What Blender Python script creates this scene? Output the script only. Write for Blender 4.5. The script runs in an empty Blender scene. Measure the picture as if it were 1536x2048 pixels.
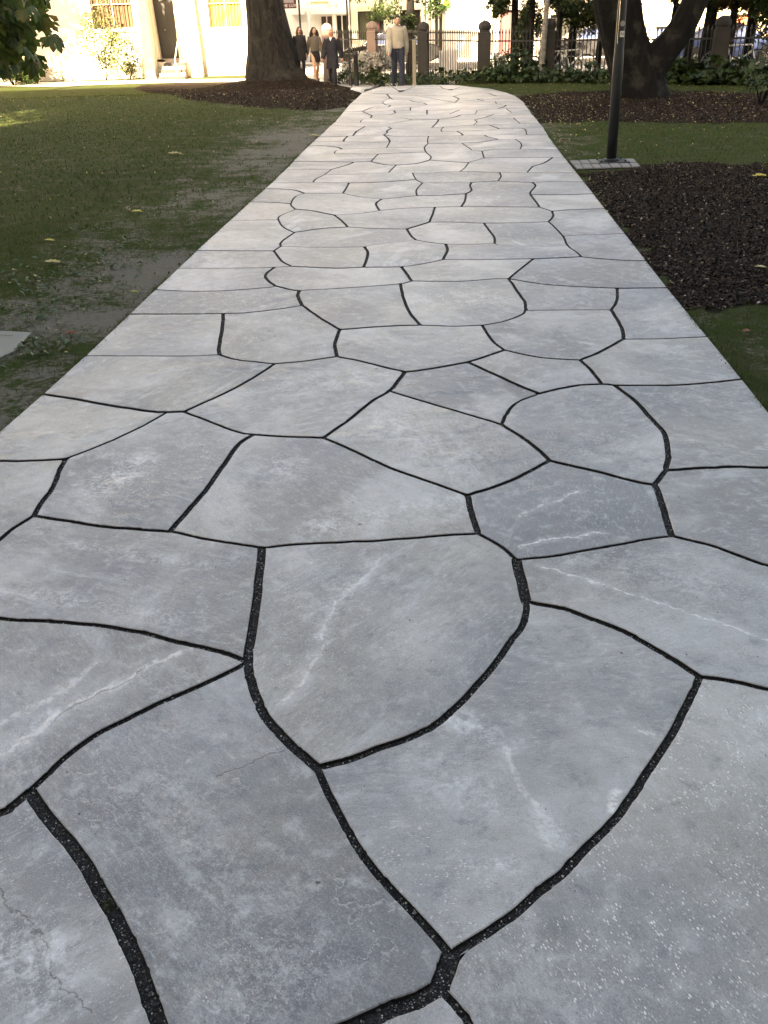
import bpy, bmesh, math, random
import numpy as np
from mathutils import Vector, Matrix, noise as mnoise
from mathutils.geometry import tessellate_polygon
random.seed(7); rng = np.random.default_rng(11)
scene = bpy.context.scene
COL = scene.collection
# ------------------------------------------------------------ camera
FPX, CX, CY = 1810.0, 768.0, 1024.0
TH, RO, CAMH = math.radians(28.86), math.radians(1.8), 1.75
_r0 = Vector((1, 0, 0)); _u0 = Vector((0, math.sin(TH), math.cos(TH)))
FW = Vector((0, math.cos(TH), -math.sin(TH)))
RT = _r0*math.cos(RO) - _u0*math.sin(RO)
UP = _u0*math.cos(RO) + _r0*math.sin(RO)
CAM = Vector((0, 0, CAMH))
cd = bpy.data.cameras.new('camera'); cam = bpy.data.objects.new('camera', cd); COL.objects.link(cam)
cd.sensor_fit = 'VERTICAL'; cd.sensor_height = 24; cd.sensor_width = 18; cd.lens = FPX/2048*24
cd.clip_start = 0.05; cd.clip_end = 900
m = Matrix((RT, UP, -FW)).transposed().to_4x4(); m.translation = CAM; cam.matrix_world = m
scene.camera = cam
# ------------------------------------------------------------ light
SUN_EL, SUN_AZ = math.radians(22), math.radians(18)      # light travels towards +Y and +X
L = Vector((math.sin(SUN_AZ)*math.cos(SUN_EL), math.cos(SUN_AZ)*math.cos(SUN_EL), -math.sin(SUN_EL)))
sd = bpy.data.lights.new('sun', 'SUN'); sun = bpy.data.objects.new('sun', sd); COL.objects.link(sun)
sd.energy = 5.0; sd.angle = math.radians(0.5); sd.color = (1.0, 0.90, 0.75)
sun.rotation_euler = L.to_track_quat('-Z', 'Y').to_euler(); sun.location = (-20, -20, 30)
world = bpy.data.worlds.new('World'); scene.world = world; world.use_nodes = True
wn = world.node_tree; wn.nodes.clear()
sky = wn.nodes.new('ShaderNodeTexSky'); sky.sky_type = 'NISHITA'; sky.sun_disc = False
sky.sun_elevation = SUN_EL; sky.sun_rotation = math.pi + SUN_AZ; sky.air_density = 1.0; sky.dust_density = 4.0; sky.ozone_density = 1.0
bg = wn.nodes.new('ShaderNodeBackground'); bg.inputs[1].default_value = 0.05
wo = wn.nodes.new('ShaderNodeOutputWorld'); wn.links.new(sky.outputs[0], bg.inputs[0]); wn.links.new(bg.outputs[0], wo.inputs[0])
vs = scene.view_settings; vs.view_transform = 'Standard'; vs.look = 'None'; vs.gamma = 1; vs.use_curve_mapping = False
vs.exposure = 3.88
vs.use_white_balance = True; vs.white_balance_temperature = 9100; vs.white_balance_tint = 13
scene.render.engine = 'CYCLES'

# ------------------------------------------------------------ projection helpers
def sstep(a, b, x):
    t = np.clip((x-a)/(b-a), 0, 1); return t*t*(3-2*t)
def drop(y): return -0.45*sstep(25.5, 35.0, y)
def ray(x, y): return (FW*FPX + RT*(x-CX) - UP*(y-CY)).normalized()
def G(x, y):
    "pixel of the photograph -> point of the ground"
    d = ray(x, y); z = 0.0
    for _ in range(12):
        t = (z-CAMH)/d.z; p = CAM + d*t; z = float(drop(p.y))
    return Vector((p.x, p.y, z))
def PL(x, y, Y):
    "pixel -> point on the upright plane at distance Y"
    d = ray(x, y); t = Y/d.y; return CAM + d*t
def proj(p):
    v = Vector(p)-CAM; z = v.dot(FW); return (CX+FPX*v.dot(RT)/z, CY-FPX*v.dot(UP)/z, z)
TREE_L = G(556, 176); TREE_R = G(1300, 202)
def terr(x, y):
    z = drop(y)
    d = np.sqrt(((x-TREE_L.x)/3.4)**2 + ((y-TREE_L.y+.2)/2.8)**2); m = 0.30*(1-sstep(0.15, 1.0, d))
    if np.any(m > 0): m = m*np.where(inpoly(x, y, OUT), 0, sstep(0.0, 1.1, dist_edge(x, y, MEDGE)))
    z = z + m
    d = np.sqrt(((x-TREE_R.x)/2.6)**2 + ((y-TREE_R.y)/2.2)**2); z = z + 0.10*(1-sstep(0.1, 1.0, d))
    return z

# ------------------------------------------------------------ object helpers
def tag(o, label=None, cat=None, group=None, kind=None):
    if label: o['label'] = label
    if cat: o['category'] = cat
    if group: o['group'] = group
    if kind: o['kind'] = kind
    return o
def link(name, me, mat=None, parent=None, smooth=False, loc=None):
    if mat is not None and not me.materials:
        me.materials.append(mat)
    if smooth: me.polygons.foreach_set('use_smooth', [True]*len(me.polygons))
    o = bpy.data.objects.new(name, me); COL.objects.link(o)
    if parent is not None: o.parent = parent
    if loc is not None: o.location = loc
    return o
def empty(name, loc=(0, 0, 0), rz=0, label=None, cat=None, group=None):
    o = bpy.data.objects.new(name, None); COL.objects.link(o); o.location = loc; o.rotation_euler = (0, 0, rz)
    o.empty_display_size = .2
    return tag(o, label, cat, group)
def copy_tree(o, parent=None):
    c = o.copy(); COL.objects.link(c)
    if parent is not None: c.parent = parent
    for ch in list(o.children): copy_tree(ch, c)
    return c
def mesh_np(name, V, F):
    "V (n,3) and F (m,k) with k constant"
    V = np.asarray(V, np.float32); F = np.asarray(F, np.int32); k = F.shape[1]
    me = bpy.data.meshes.new(name)
    me.vertices.add(len(V)); me.vertices.foreach_set('co', V.ravel())
    me.loops.add(F.size); me.loops.foreach_set('vertex_index', F.ravel())
    me.polygons.add(len(F)); me.polygons.foreach_set('loop_start', np.arange(0, F.size, k, dtype=np.int32))
    try: me.polygons.foreach_set('loop_total', np.full(len(F), k, np.int32))
    except Exception: pass
    me.update(calc_edges=True); return me
class MB:
    "small mesh collector"
    def __init__(s): s.v = []; s.f = []
    def add(s, vs, fs):
        b = len(s.v); s.v += [tuple(v) for v in vs]; s.f += [tuple(i+b for i in f) for f in fs]; return s
    def box(s, x0, x1, y0, y1, z0, z1, bev=0.0):
        if bev <= 0:
            vs = [(x, y, z) for z in (z0, z1) for y in (y0, y1) for x in (x0, x1)]
            return s.add(vs, [(0,2,3,1),(4,5,7,6),(0,1,5,4),(2,6,7,3),(0,4,6,2),(1,3,7,5)])
        bm = bmesh.new(); bmesh.ops.create_cube(bm, size=1)
        for v in bm.verts: v.co = Vector(((x0+x1)/2+v.co.x*(x1-x0), (y0+y1)/2+v.co.y*(y1-y0), (z0+z1)/2+v.co.z*(z1-z0)))
        bmesh.ops.bevel(bm, geom=bm.edges[:], offset=bev, segments=1, affect='EDGES')
        bm.verts.index_update()
        s.add([v.co[:] for v in bm.verts], [[v.index for v in f.verts] for f in bm.faces]); bm.free(); return s
    def tube(s, pts, rad, n=8, cap=True):
        pts = [Vector(p) for p in pts]
        rad = rad if isinstance(rad, (list, tuple)) else [rad]*len(pts)
        rings = []; side = None
        for i, p in enumerate(pts):
            t = (pts[min(i+1, len(pts)-1)]-pts[max(i-1, 0)]).normalized()
            if side is None:
                side = t.orthogonal().normalized()
            side = (side - t*side.dot(t)).normalized(); up = t.cross(side)
            rings.append([p + (side*math.cos(2*math.pi*k/n)+up*math.sin(2*math.pi*k/n))*rad[i] for k in range(n)])
        vs = [v for r in rings for v in r]; fs = []
        for i in range(len(pts)-1):
            for k in range(n):
                a = i*n+k; b = i*n+(k+1) % n; fs.append((a, b, b+n, a+n))
        if cap: fs.append(tuple(range(n-1, -1, -1))); fs.append(tuple((len(pts)-1)*n+k for k in range(n)))
        return s.add(vs, fs)
    def lathe(s, prof, n=12, c=(0, 0, 0), rot=0.0, sx=1, sy=1):
        vs = []; fs = []
        for r, z in prof:
            for k in range(n):
                a = rot+2*math.pi*k/n; vs.append((c[0]+r*sx*math.cos(a), c[1]+r*sy*math.sin(a), c[2]+z))
        for i in range(len(prof)-1):
            for k in range(n):
                a = i*n+k; b = i*n+(k+1) % n; fs.append((a, b, b+n, a+n))
        fs.append(tuple(range(n-1, -1, -1))); fs.append(tuple((len(prof)-1)*n+k for k in range(n)))
        return s.add(vs, fs)
    def prism(s, poly, z0, z1):
        n = len(poly); vs = [(x, y, z0) for x, y in poly]+[(x, y, z1) for x, y in poly]
        fs = [tuple(range(n-1, -1, -1)), tuple(range(n, 2*n))]+[(i, (i+1) % n, (i+1) % n+n, i+n) for i in range(n)]
        return s.add(vs, fs)
    def mesh(s, name):
        me = bpy.data.meshes.new(name); me.from_pydata(s.v, [], s.f); me.update(); return me
    def build(s, name, mat, parent=None, smooth=False, loc=None):
        return link(name, s.mesh(name), mat, parent, smooth, loc)

# ------------------------------------------------------------ material helpers
class NT:
    def __init__(s, name):
        s.m = bpy.data.materials.new(name); s.m.use_nodes = True; s.t = s.m.node_tree; s.n = s.t.nodes; s.l = s.t.links
        s.n.clear(); s.out = s.n.new('ShaderNodeOutputMaterial'); s.b = s.n.new('ShaderNodeBsdfPrincipled')
        s.l.new(s.b.outputs[0], s.out.inputs[0])
    def inp(s, node, i, v):
        if v is None: return
        if hasattr(v, 'is_linked') or isinstance(v, bpy.types.NodeSocket): s.l.new(v, node.inputs[i])
        else: node.inputs[i].default_value = v
    def coord(s, which='Object'): return s.n.new('ShaderNodeTexCoord').outputs[which]
    def geo(s, which): return s.n.new('ShaderNodeNewGeometry').outputs[which]
    def oinfo(s, which='Random'): return s.n.new('ShaderNodeObjectInfo').outputs[which]
    def noise(s, vec, scale, detail=4, rough=.55, dist=0, out=0):
        n = s.n.new('ShaderNodeTexNoise'); s.inp(n, 'Vector', vec); n.inputs['Scale'].default_value = scale
        n.inputs['Detail'].default_value = detail; n.inputs['Roughness'].default_value = rough; n.inputs['Distortion'].default_value = dist
        return n.outputs[out]
    def voro(s, vec, scale, feature='F1', out='Distance'):
        n = s.n.new('ShaderNodeTexVoronoi'); n.feature = feature; s.inp(n, 'Vector', vec); n.inputs['Scale'].default_value = scale
        return n.outputs[out]
    def mapping(s, vec, loc=(0,0,0), rot=(0,0,0), scale=(1,1,1)):
        n = s.n.new('ShaderNodeMapping'); s.inp(n, 0, vec); s.inp(n, 1, loc); s.inp(n, 2, rot); s.inp(n, 3, scale); return n.outputs[0]
    def math(s, op, a, b=None, c=None, clamp=False):
        n = s.n.new('ShaderNodeMath'); n.operation = op; n.use_clamp = clamp; s.inp(n, 0, a); s.inp(n, 1, b); s.inp(n, 2, c); return n.outputs[0]
    def vmath(s, op, a, b=None, scale=None, out=0):
        n = s.n.new('ShaderNodeVectorMath'); n.operation = op; s.inp(n, 0, a); s.inp(n, 1, b)
        if scale is not None: s.inp(n, 3, scale)
        return n.outputs[out]
    def ramp(s, f, lo, hi, a=0.0, b=1.0, smooth=True):
        n = s.n.new('ShaderNodeMapRange'); n.interpolation_type = 'SMOOTHSTEP' if smooth else 'LINEAR'
        s.inp(n, 0, f); s.inp(n, 1, lo); s.inp(n, 2, hi); s.inp(n, 3, a); s.inp(n, 4, b); return n.outputs[0]
    def cramp(s, f, stops):
        n = s.n.new('ShaderNodeValToRGB'); s.inp(n, 0, f); e = n.color_ramp.elements
        while len(e) < len(stops): e.new(0.5)
        for i, (p, c) in enumerate(stops): e[i].position = p; e[i].color = (*c, 1)
        return n.outputs[0]
    def mix(s, f, a, b, mode='MIX'):
        n = s.n.new('ShaderNodeMix'); n.data_type = 'RGBA'; n.blend_type = mode; s.inp(n, 0, f)
        for i, v in ((6, a), (7, b)):
            if isinstance(v, tuple) and len(v) == 3: v = (*v, 1)
            s.inp(n, i, v)
        return n.outputs[2]
    def n_comb(s, f):
        n = s.n.new('ShaderNodeCombineXYZ')
        for i in range(3): s.inp(n, i, f)
        return n.outputs[0]
    def attr(s, name, out='Fac'):
        n = s.n.new('ShaderNodeAttribute'); n.attribute_name = name; return n.outputs[out]
    def bump(s, h, strength=.5, dist=.01, normal=None):
        n = s.n.new('ShaderNodeBump'); s.inp(n, 'Height', h); n.inputs['Strength'].default_value = strength
        n.inputs['Distance'].default_value = dist
        if normal is not None: s.l.new(normal, n.inputs['Normal'])
        return n.outputs[0]
    def fin(s, color=None, rough=None, normal=None, metal=None, spec=None):
        def setc(i, v):
            if v is None: return
            if isinstance(v, tuple) and len(v) == 3: v = (*v, 1)
            s.inp(s.b, i, v)
        setc('Base Color', color); setc('Roughness', rough); setc('Metallic', metal); setc('Specular IOR Level', spec)
        if normal is not None: s.l.new(normal, s.b.inputs['Normal'])
        return s.m
def simple(name, col, rough=.6, var=.12, scale=6, metal=0, bump=0, bscale=60, spec=None):
    t = NT(name); c = t.coord(); n = t.noise(c, scale, 5)
    lo = tuple(max(0, v*(1-var)) for v in col); hi = tuple(min(1, v*(1+var)) for v in col)
    nm = t.bump(t.noise(c, bscale, 3), bump, .01) if bump else None
    r = t.ramp(n, .3, .7, rough*.9, min(1, rough*1.1))
    return t.fin(t.mix(n, lo, hi), r, nm, metal, spec)
def leafmat(name, cols, trans=.35, rough=.45):
    t = NT(name); r = t.geo('Random Per Island')
    c = t.cramp(r, [(i/(len(cols)-1) if len(cols) > 1 else 0, c) for i, c in enumerate(cols)])
    n = t.noise(t.coord(), 9, 2); c = t.mix(t.math('MULTIPLY', n, .35), c, (.02, .03, .01), 'MIX')
    t.fin(c, rough, spec=.35)
    tr = t.n.new('ShaderNodeBsdfTranslucent'); t.l.new(c, tr.inputs[0])
    mx = t.n.new('ShaderNodeMixShader'); mx.inputs[0].default_value = trans
    t.l.new(t.b.outputs[0], mx.inputs[1]); t.l.new(tr.outputs[0], mx.inputs[2]); t.l.new(mx.outputs[0], t.out.inputs[0])
    return t.m
# ------------------------------------------------------------ the joints of the paving, traced as a planar map of the ground
LEFT = [(725,187),(712,200),(700,210),(688,225),(670,247),(661,254),(648,267),(637,276),(627,286),(617,295),(597,315),(587,326),(571,342),(544,369),(532,380),(501,407),(459,446),(395,505),(358,541),(312,584),(261,633),(173,717),(88,795),(0,872),(-48,927),(-330,1200),(-855,1705),(-1682,2500)]
BOTTOM = [(-1682,2500),(-350,2500),(340,2500),(1090,2500),(1850,2500),(2852,2500)]
RIGHT = [(725,187),(700,180),(680,172),(657,163.5),(700,163),(765,164),(860,167),(902,171),(938,175),(980,179),(1012,187),(1030,194),(1040,201),(1047,206),(1050,212),(1056,219),(1062,229),(1071,239),(1078,248),(1086,257),(1095,272),(1099,279),(1116,302),(1128,318),(1153,349),(1167,367),(1186,391),(1209,421),(1249,471),(1291,526),(1333,580),(1413,679),(1482,765),(1621,942),(1817,1190),(2055,1500),(2852,2500)]
J = """4.4|62,1592 115,1665 160,1720 195,1775 225,1830 260,1895 285,1955 305,2010 318,2048 345,2160
3.6|62,1592 25,1622 0,1636 -200,1700
2.8|62,1592 95,1560 150,1510 200,1475 275,1437 350,1402 450,1357 497,1332
4.2|525,1103 517,1180 507,1260 497,1332
3.8|497,1332 500,1362 522,1425 555,1470 595,1510 635,1545
2.4|-150,1215 5,1245 100,1250 200,1259 280,1272 370,1295 450,1315 497,1332
3.0|635,1545 700,1528 768,1502 858,1467 898,1437 938,1397 983,1345 1023,1290 1048,1250 1053,1212
5.0|1053,1212 1043,1170 1033,1127
3.0|1053,1212 1118,1225 1193,1250 1268,1282 1333,1320 1398,1362
1.8|1398,1362 1470,1373 1536,1388 1750,1440 2055,1500
3.0|1398,1362 1363,1435 1328,1500 1268,1590 1208,1670 1138,1740 1088,1785 1008,1850 903,1920
2.8|635,1545 670,1620 700,1675 725,1715 768,1770 818,1825 868,1880 903,1920
5.5|903,1920 893,1945 878,1985
5.0|878,1985 833,2010 768,2035 680,2075 560,2120 345,2160
2.5|878,1985 930,2045 1000,2160 1060,2300 1090,2500
3.0|345,2160 350,2300 340,2500
2.0|70,1039 150,1052 200,1060 280,1066 340,1071
2.4|340,1071 385,1080 450,1092 525,1103
1.8|525,1103 600,1096 700,1091 768,1088 868,1080 955,1074
2.6|70,1039 30,1063 0,1088 -80,1150 -150,1215
2.5|-150,1215 -330,1200
3.2|70,1039 85,1012 105,985 120,950 132,925
1.8|132,925 50,929 0,929 -48,927
2.3|132,925 215,892 280,862 335,831
2.1|88,795 150,804 225,818 300,829 335,831 368,830
2.6|368,830 425,852 475,870 507,876 575,880 648,882
1.5|368,830 450,793 505,763 550,733
3.2|507,876 478,895 450,935 415,985 380,1025 340,1071
2.2|648,882 700,905 768,937 843,965 935,998
3.0|648,882 700,845 740,812 778,788 810,750
3.4|935,998 945,1040 955,1074
2.2|955,1074 993,1095 1033,1127
2.2|1033,1127 1118,1119 1218,1100 1298,1086 1343,1080
2.0|1343,1080 1383,1090 1443,1107 1536,1140 1650,1165 1817,1190
3.6|1343,1080 1333,1050 1323,1015 1308,977
2.0|935,998 993,979 1048,955 1098,928
2.8|1098,928 1193,950 1268,970 1308,977
3.2|1308,977 1331,948
3.4|1331,948 1335,915 1328,875 1298,840 1268,807 1228,777
2.0|1331,948 1393,944 1468,941 1536,943 1621,942
2.8|1098,928 1078,908 1048,885 1003,856
1.8|1003,856 968,845 918,830 843,808 778,788
2.6|1003,856 1013,835 1033,812 1078,794
2.0|1078,794 1118,784 1158,777 1203,775 1228,777
1.9|675,719 725,729 768,740 810,750
1.9|810,750 843,746 935,730 983,715 1008,706
1.8|935,730 983,752 1033,775 1078,794
2.0|1008,706 1068,719 1118,724 1160,726
2.9|1160,726 1183,748 1203,775
1.8|1228,777 1318,777 1393,774 1482,765
2.0|1160,726 1198,710 1246,684
3.2|1246,684 1245,668 1238,651 1222,625
1.5|1246,684 1327,683 1413,679
2.8|1222,625 1233,606 1234,581
1.3|1222,625 1150,625 1051,626
1.9|1017,562 1080,572 1140,577 1234,581 1333,580
2.6|1017,562 1045,539 1067,522
3.0|1017,562 1037,591 1050,611 1051,626
2.2|1051,626 1042,635 1007,648 964,656
1.9|964,656 908,658 841,656 760,659 680,665
3.0|841,656 819,629 807,601 801,572
2.8|680,665 640,641 605,616
3.4|605,616 597,599 598,586
2.0|598,586 583,584 551,576
3.2|551,576 535,564 533,552 549,539
1.3|549,539 519,540 440,541 358,541
1.3|549,539 583,537
1.9|583,537 670,541 727,539 803,538 847,532 886,524
1.8|886,524 958,524 1067,522 1162,518
1.8|1162,518 1228,524 1291,526
2.8|583,537 563,526 548,506
1.6|548,506 479,506 395,505
2.4|548,506 562,497
2.6|562,497 564,487 589,469
1.5|562,497 652,499 729,498
1.1|729,498 760,492 810,487 832,484
3.2|729,498 736,512 727,539
3.2|886,524 895,505 891,492
1.8|832,484 860,489 891,492 933,493 989,491
1.2|989,491 1007,495 1082,497 1136,496
2.8|989,491 989,480 978,464 968,450
3.0|832,484 822,475 814,462
2.0|814,462 859,448
1.5|859,448 910,448 968,450 1039,449 1097,447
2.8|859,448 863,438 870,418
3.0|1097,447 1106,436 1104,426
2.6|1104,426 1079,418
1.6|1104,426 1145,423 1209,421
2.4|1097,447 1110,459 1126,476 1136,496 1152,508 1162,518
1.6|1126,476 1156,474 1200,473 1249,471
3.0|1079,418 1074,410 1061,393
3.0|1061,393 1061,387 1071,375 1065,368
1.6|1061,393 1133,393 1186,391
1.2|669,434 720,431 759,425
1.5|759,425 800,421 870,418 922,417
1.8|922,417 1000,417 1079,418
3.0|922,417 930,405 932,391
3.0|932,391 943,384 940,375 943,368
1.8|932,391 880,394 834,395 763,402
1.2|763,402 719,397 686,390
1.5|686,390 609,390
3.2|763,402 752,411 759,425
2.6|834,395 833,383 845,369
2.4|845,369 832,362 825,349
1.7|845,369 887,368 943,368
1.9|943,368 996,365
2.6|996,365 1002,356 999,348
1.1|996,365 1030,367 1065,368
1.2|1065,368 1110,367 1167,367
1.4|648,353 727,351 777,348 825,349
1.9|825,349 860,349 920,346 999,348
1.3|999,348 1054,348
1.6|1054,348 1100,349 1153,349
1.5|544,369 626,368 698,369 769,367 832,362
2.6|626,368 632,361 648,353
2.4|648,353 663,342
1.8|663,342 696,332 707,327
2.8|698,369 694,377 686,390
1.2|663,342 623,342 571,342
1.3|707,327 623,326 587,326
1.3|707,327 742,326
2.4|742,326 756,311
1.9|742,326 769,332 792,333 832,330 859,323
2.4|792,333 777,348
2.8|859,323 862,316 852,307 849,297 856,290
2.4|856,290 855,283 857,275
1.2|859,323 900,326 937,328
2.4|937,328 968,319
2.6|968,319 964,305
2.2|937,328 930,338 920,346
1.4|968,319 1050,318 1105,318
1.3|1105,318 1128,318
1.5|1105,318 1088,329 1065,336
2.6|1065,336 1054,348
1.4|756,311 669,310 597,315
1.2|756,311 790,309 852,307
2.6|669,310 671,305 684,301
2.0|684,301 674,297 640,294 617,295
1.3|773,298 849,297
1.0|684,301 730,300 773,298
2.6|773,298 780,286
2.0|780,286 776,279 767,272
1.2|627,286 687,286 749,287 780,286
1.8|687,286 689,281 695,275
1.2|637,276 695,275
1.1|695,275 706,274 767,272
1.3|767,272 785,275 809,276 857,275
1.1|857,275 915,274 926,273
1.1|926,273 969,273
1.9|969,273 976,276 997,281
1.0|969,273 1010,272 1053,272
1.0|1053,272 1095,272
1.1|997,281 1030,281
1.2|1030,281 1071,279 1099,279
1.5|856,290 924,289
1.3|924,289 938,288 960,287 997,281
2.6|924,289 944,303
1.0|944,303 964,305
1.3|964,305 991,302 1040,301
1.3|1040,301 1116,302
2.6|1040,301 1043,294 1040,287 1030,281
1.2|648,267 713,265
2.0|713,265 706,274
1.3|661,254 730,255 776,256
1.0|713,265 730,255
2.0|776,256 783,259
1.8|783,259 774,264 775,268
1.4|775,268 767,272
1.4|783,259 834,258 864,257 887,256
1.8|887,256 907,255 947,252
1.6|947,252 979,253
1.4|979,253 1010,251 1040,249
2.2|887,256 882,262 884,266
1.0|775,268 830,268 884,266
1.1|884,266 914,265 960,263 999,260
1.3|999,260 985,255 979,253
1.9|914,265 922,269 926,273
1.1|999,260 1044,259
2.6|1044,259 1051,262 1053,272
1.0|1044,259 1086,257
2.2|1040,249 1033,243 1027,238
1.0|1040,249 1078,248
1.8|987,231 969,237
1.5|969,237 949,242
2.2|949,242 954,246 947,252
1.1|1027,238 996,238 969,237
1.0|1027,238 1071,239
1.0|949,242 877,241
1.6|899,230 919,222
1.5|919,222 954,223
2.2|954,223 950,231
1.5|950,231 921,232
1.7|921,232 907,237 877,241
1.0|950,231 987,231
1.0|899,230 854,231
1.5|877,241 874,247 864,257
1.2|670,247 721,247
1.0|721,247 780,248 824,242
1.2|824,242 877,241
2.2|721,247 724,242 741,238
2.0|741,238 744,233
1.0|741,238 800,238 824,242
1.3|744,233 777,231
1.0|777,231 834,232 854,231
2.0|777,231 790,228 788,223
1.1|744,233 725,225
1.1|688,225 725,225 788,223
2.0|854,231 854,222
1.0|788,223 821,223 854,222
1.0|854,222 899,222 919,222
1.4|725,225 737,219 749,216 777,216
1.4|777,216 821,217
2.0|777,216 781,212
1.0|821,217 854,211
1.0|821,217 821,223
1.2|700,210 767,209
1.0|767,209 781,212 854,211
2.2|767,209 766,205 780,197
2.0|774,190 780,197
1.7|780,197 788,201 817,202 828,205 848,208
1.4|848,208 854,211
1.3|725,187 774,190 832,193
1.1|832,193 880,193 907,194
1.5|907,194 929,189 954,188 976,188 990,193 1000,194 1030,194
1.4|907,194 918,199
1.0|918,199 954,200 1007,199 1040,201
1.0|832,193 888,203
1.6|888,203 910,207
1.0|910,207 918,199
1.6|910,207 882,210 854,211
1.8|954,200 969,204
1.0|969,204 991,205 1047,206
2.4|991,205 993,210
1.0|910,207 950,210 993,210
1.2|993,210 1012,212 1050,212
1.8|1012,212 1007,216 996,219
1.0|996,219 954,223
1.0|996,219 1013,219 1056,219
2.6|1013,219 1016,222 1024,227
1.0|1024,227 987,231
1.0|1024,227 1062,229
1.0|774,190 830,182 902,182 960,182 1012,187
1.2|725,187 765,164
1.2|800,186 830,174 860,167
1.0|902,182 920,176 938,175
3.0|-200,1700 -855,1705
3.0|-200,1700 -300,2100 -350,2500
2.6|1750,1440 1760,1800 1850,2500
1.2|440,715 365,718 173,717
1.9|440,715 475,725 525,731 550,733 600,729 675,719
3.2|447,632 446,653 439,698 440,715
1.8|605,616 553,624 486,631 447,632 380,633 261,633
3.0|675,719 670,697 673,682 680,665
2.7|964,656 983,685 1008,706
1.4|551,576 541,579 454,586 380,587 312,584
1.9|598,586 672,582 760,576 801,572 823,567
3.0|823,567 813,552 803,538
1.4|823,567 903,568 933,567 983,563 1017,562
1.6|532,380 571,382 592,384 609,390
2.4|609,390 592,396 585,404 582,411
2.4|582,411 583,415 591,422
2.4|591,422 561,435 557,443 563,454 573,462 589,469
1.2|501,407 540,408 561,409 582,411
1.6|459,446 510,444 557,443
1.9|591,422 623,425 648,430 669,434
3.0|669,434 684,446 695,458
1.9|589,469 644,461 695,458
1.2|695,458 748,461 814,462
1.0|765,164 785,175 800,186
1.0|700,163 704,171 700,180
1.0|860,167 880,174 902,182"""
J = J.replace('774,190 830,182', '774,190 800,186 830,182')
def gpt(p): q = G(*p); return (q.x, q.y)
def catmull(pts, k):
    out = []
    n = len(pts)
    for i in range(n-1):
        p0 = pts[i-1] if i else tuple(2*a-b for a, b in zip(pts[0], pts[1]))
        p1, p2 = pts[i], pts[i+1]
        p3 = pts[i+2] if i+2 < n else tuple(2*a-b for a, b in zip(pts[-1], pts[-2]))
        for j in range(k):
            t = j/k
            out.append(tuple(.5*((2*b)+(-a+c)*t+(2*a-5*b+4*c-d)*t*t+(-a+3*b-3*c+d)*t**3) for a, b, c, d in zip(p0, p1, p2, p3)))
    out.append(pts[-1]); return out
nodes = []; nid = {}; segs = {}; polylines = []
def node(p, key=None):
    k = key if key is not None else (round(p[0], 5), round(p[1], 5))
    if k not in nid: nid[k] = len(nodes); nodes.append(p)
    return nid[k]
def add_poly(px, w, smooth=True):
    pts = [gpt(p) for p in px]; ids = [node(g, tuple(map(float, p))) for g, p in zip(pts, px)]
    chain = [ids[0]]; near = min(p[1] for p in pts)
    k = (10 if near < 3.2 else 6 if near < 7 else 3) if (smooth and len(pts) > 2) else (4 if near < 7 and smooth else 1)
    fine = catmull(pts, k) if k > 1 else pts
    for i in range(len(pts)-1):
        for j in range(1, k):
            x, y = fine[i*k+j]
            if smooth and near < 9:
                nv = mnoise.noise_vector(Vector((x*9, y*9, 3.1))); nv2 = mnoise.noise_vector(Vector((x*30, y*30, 7.1)))
                x += nv.x*.005+nv2.x*.0015; y += nv.y*.005+nv2.y*.0015
            chain.append(node((x, y), ('i', len(nodes))))
        chain.append(ids[i+1])
    for a, b in zip(chain, chain[1:]): segs[(a, b)] = w; segs[(b, a)] = w
    polylines.append(([nodes[i] for i in chain], w))
for row in J.split('\n'):
    w, p = row.split('|'); px_ = [tuple(float(v) for v in q.split(',')) for q in p.split()]; w = float(w)/100; ym = sum(q[1] for q in px_)/len(px_)
    w = (w*(2.6 if ym < 330 else 1.8 if ym < 430 else 1.3) if w < .022 else w*.75) if ym < 950 else (w*1.0 if w < .022 else w*.75)
    if ym < 950 and float(w) > 0: w = min(w, max(.031, float(row.split('|')[0])/100*.82))
    add_poly(px_, w)
njoint = len(polylines)
for lst in (LEFT, BOTTOM, RIGHT): add_poly([tuple(map(float, p)) for p in lst], -1.0, False)
adj = {}
for a, b in segs: adj.setdefault(a, []).append(b)
dang = [nodes[a] for a, l in adj.items() if len(l) < 2]
if dang: print('DANGLING', [tuple(round(v) for v in proj((d[0], d[1], drop(d[1])))[:2]) for d in dang])
ang = lambda a, b: math.atan2(nodes[b][1]-nodes[a][1], nodes[b][0]-nodes[a][0])
for a in adj: adj[a].sort(key=lambda b: ang(a, b))
faces = []; seen = set()
for e in list(segs):
    if e in seen: continue
    f = []; a, b = e
    while (a, b) not in seen:
        seen.add((a, b)); f.append(a); l = adj[b]; i = l.index(a); c = l[i-1]; a, b = b, c
    faces.append(f)
def inpoly(x, y, P):
    x = np.asarray(x); y = np.asarray(y); c = np.zeros(x.shape, bool); n = len(P); j = n-1
    for i in range(n):
        xi, yi = P[i]; xj, yj = P[j]
        if yi != yj:
            c ^= ((yi > y) != (yj > y)) & (x < (xj-xi)*(y-yi)/(yj-yi)+xi)
        j = i
    return c
def area(P): return .5*sum(P[i][0]*P[(i+1) % len(P)][1]-P[(i+1) % len(P)][0]*P[i][1] for i in range(len(P)))
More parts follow.
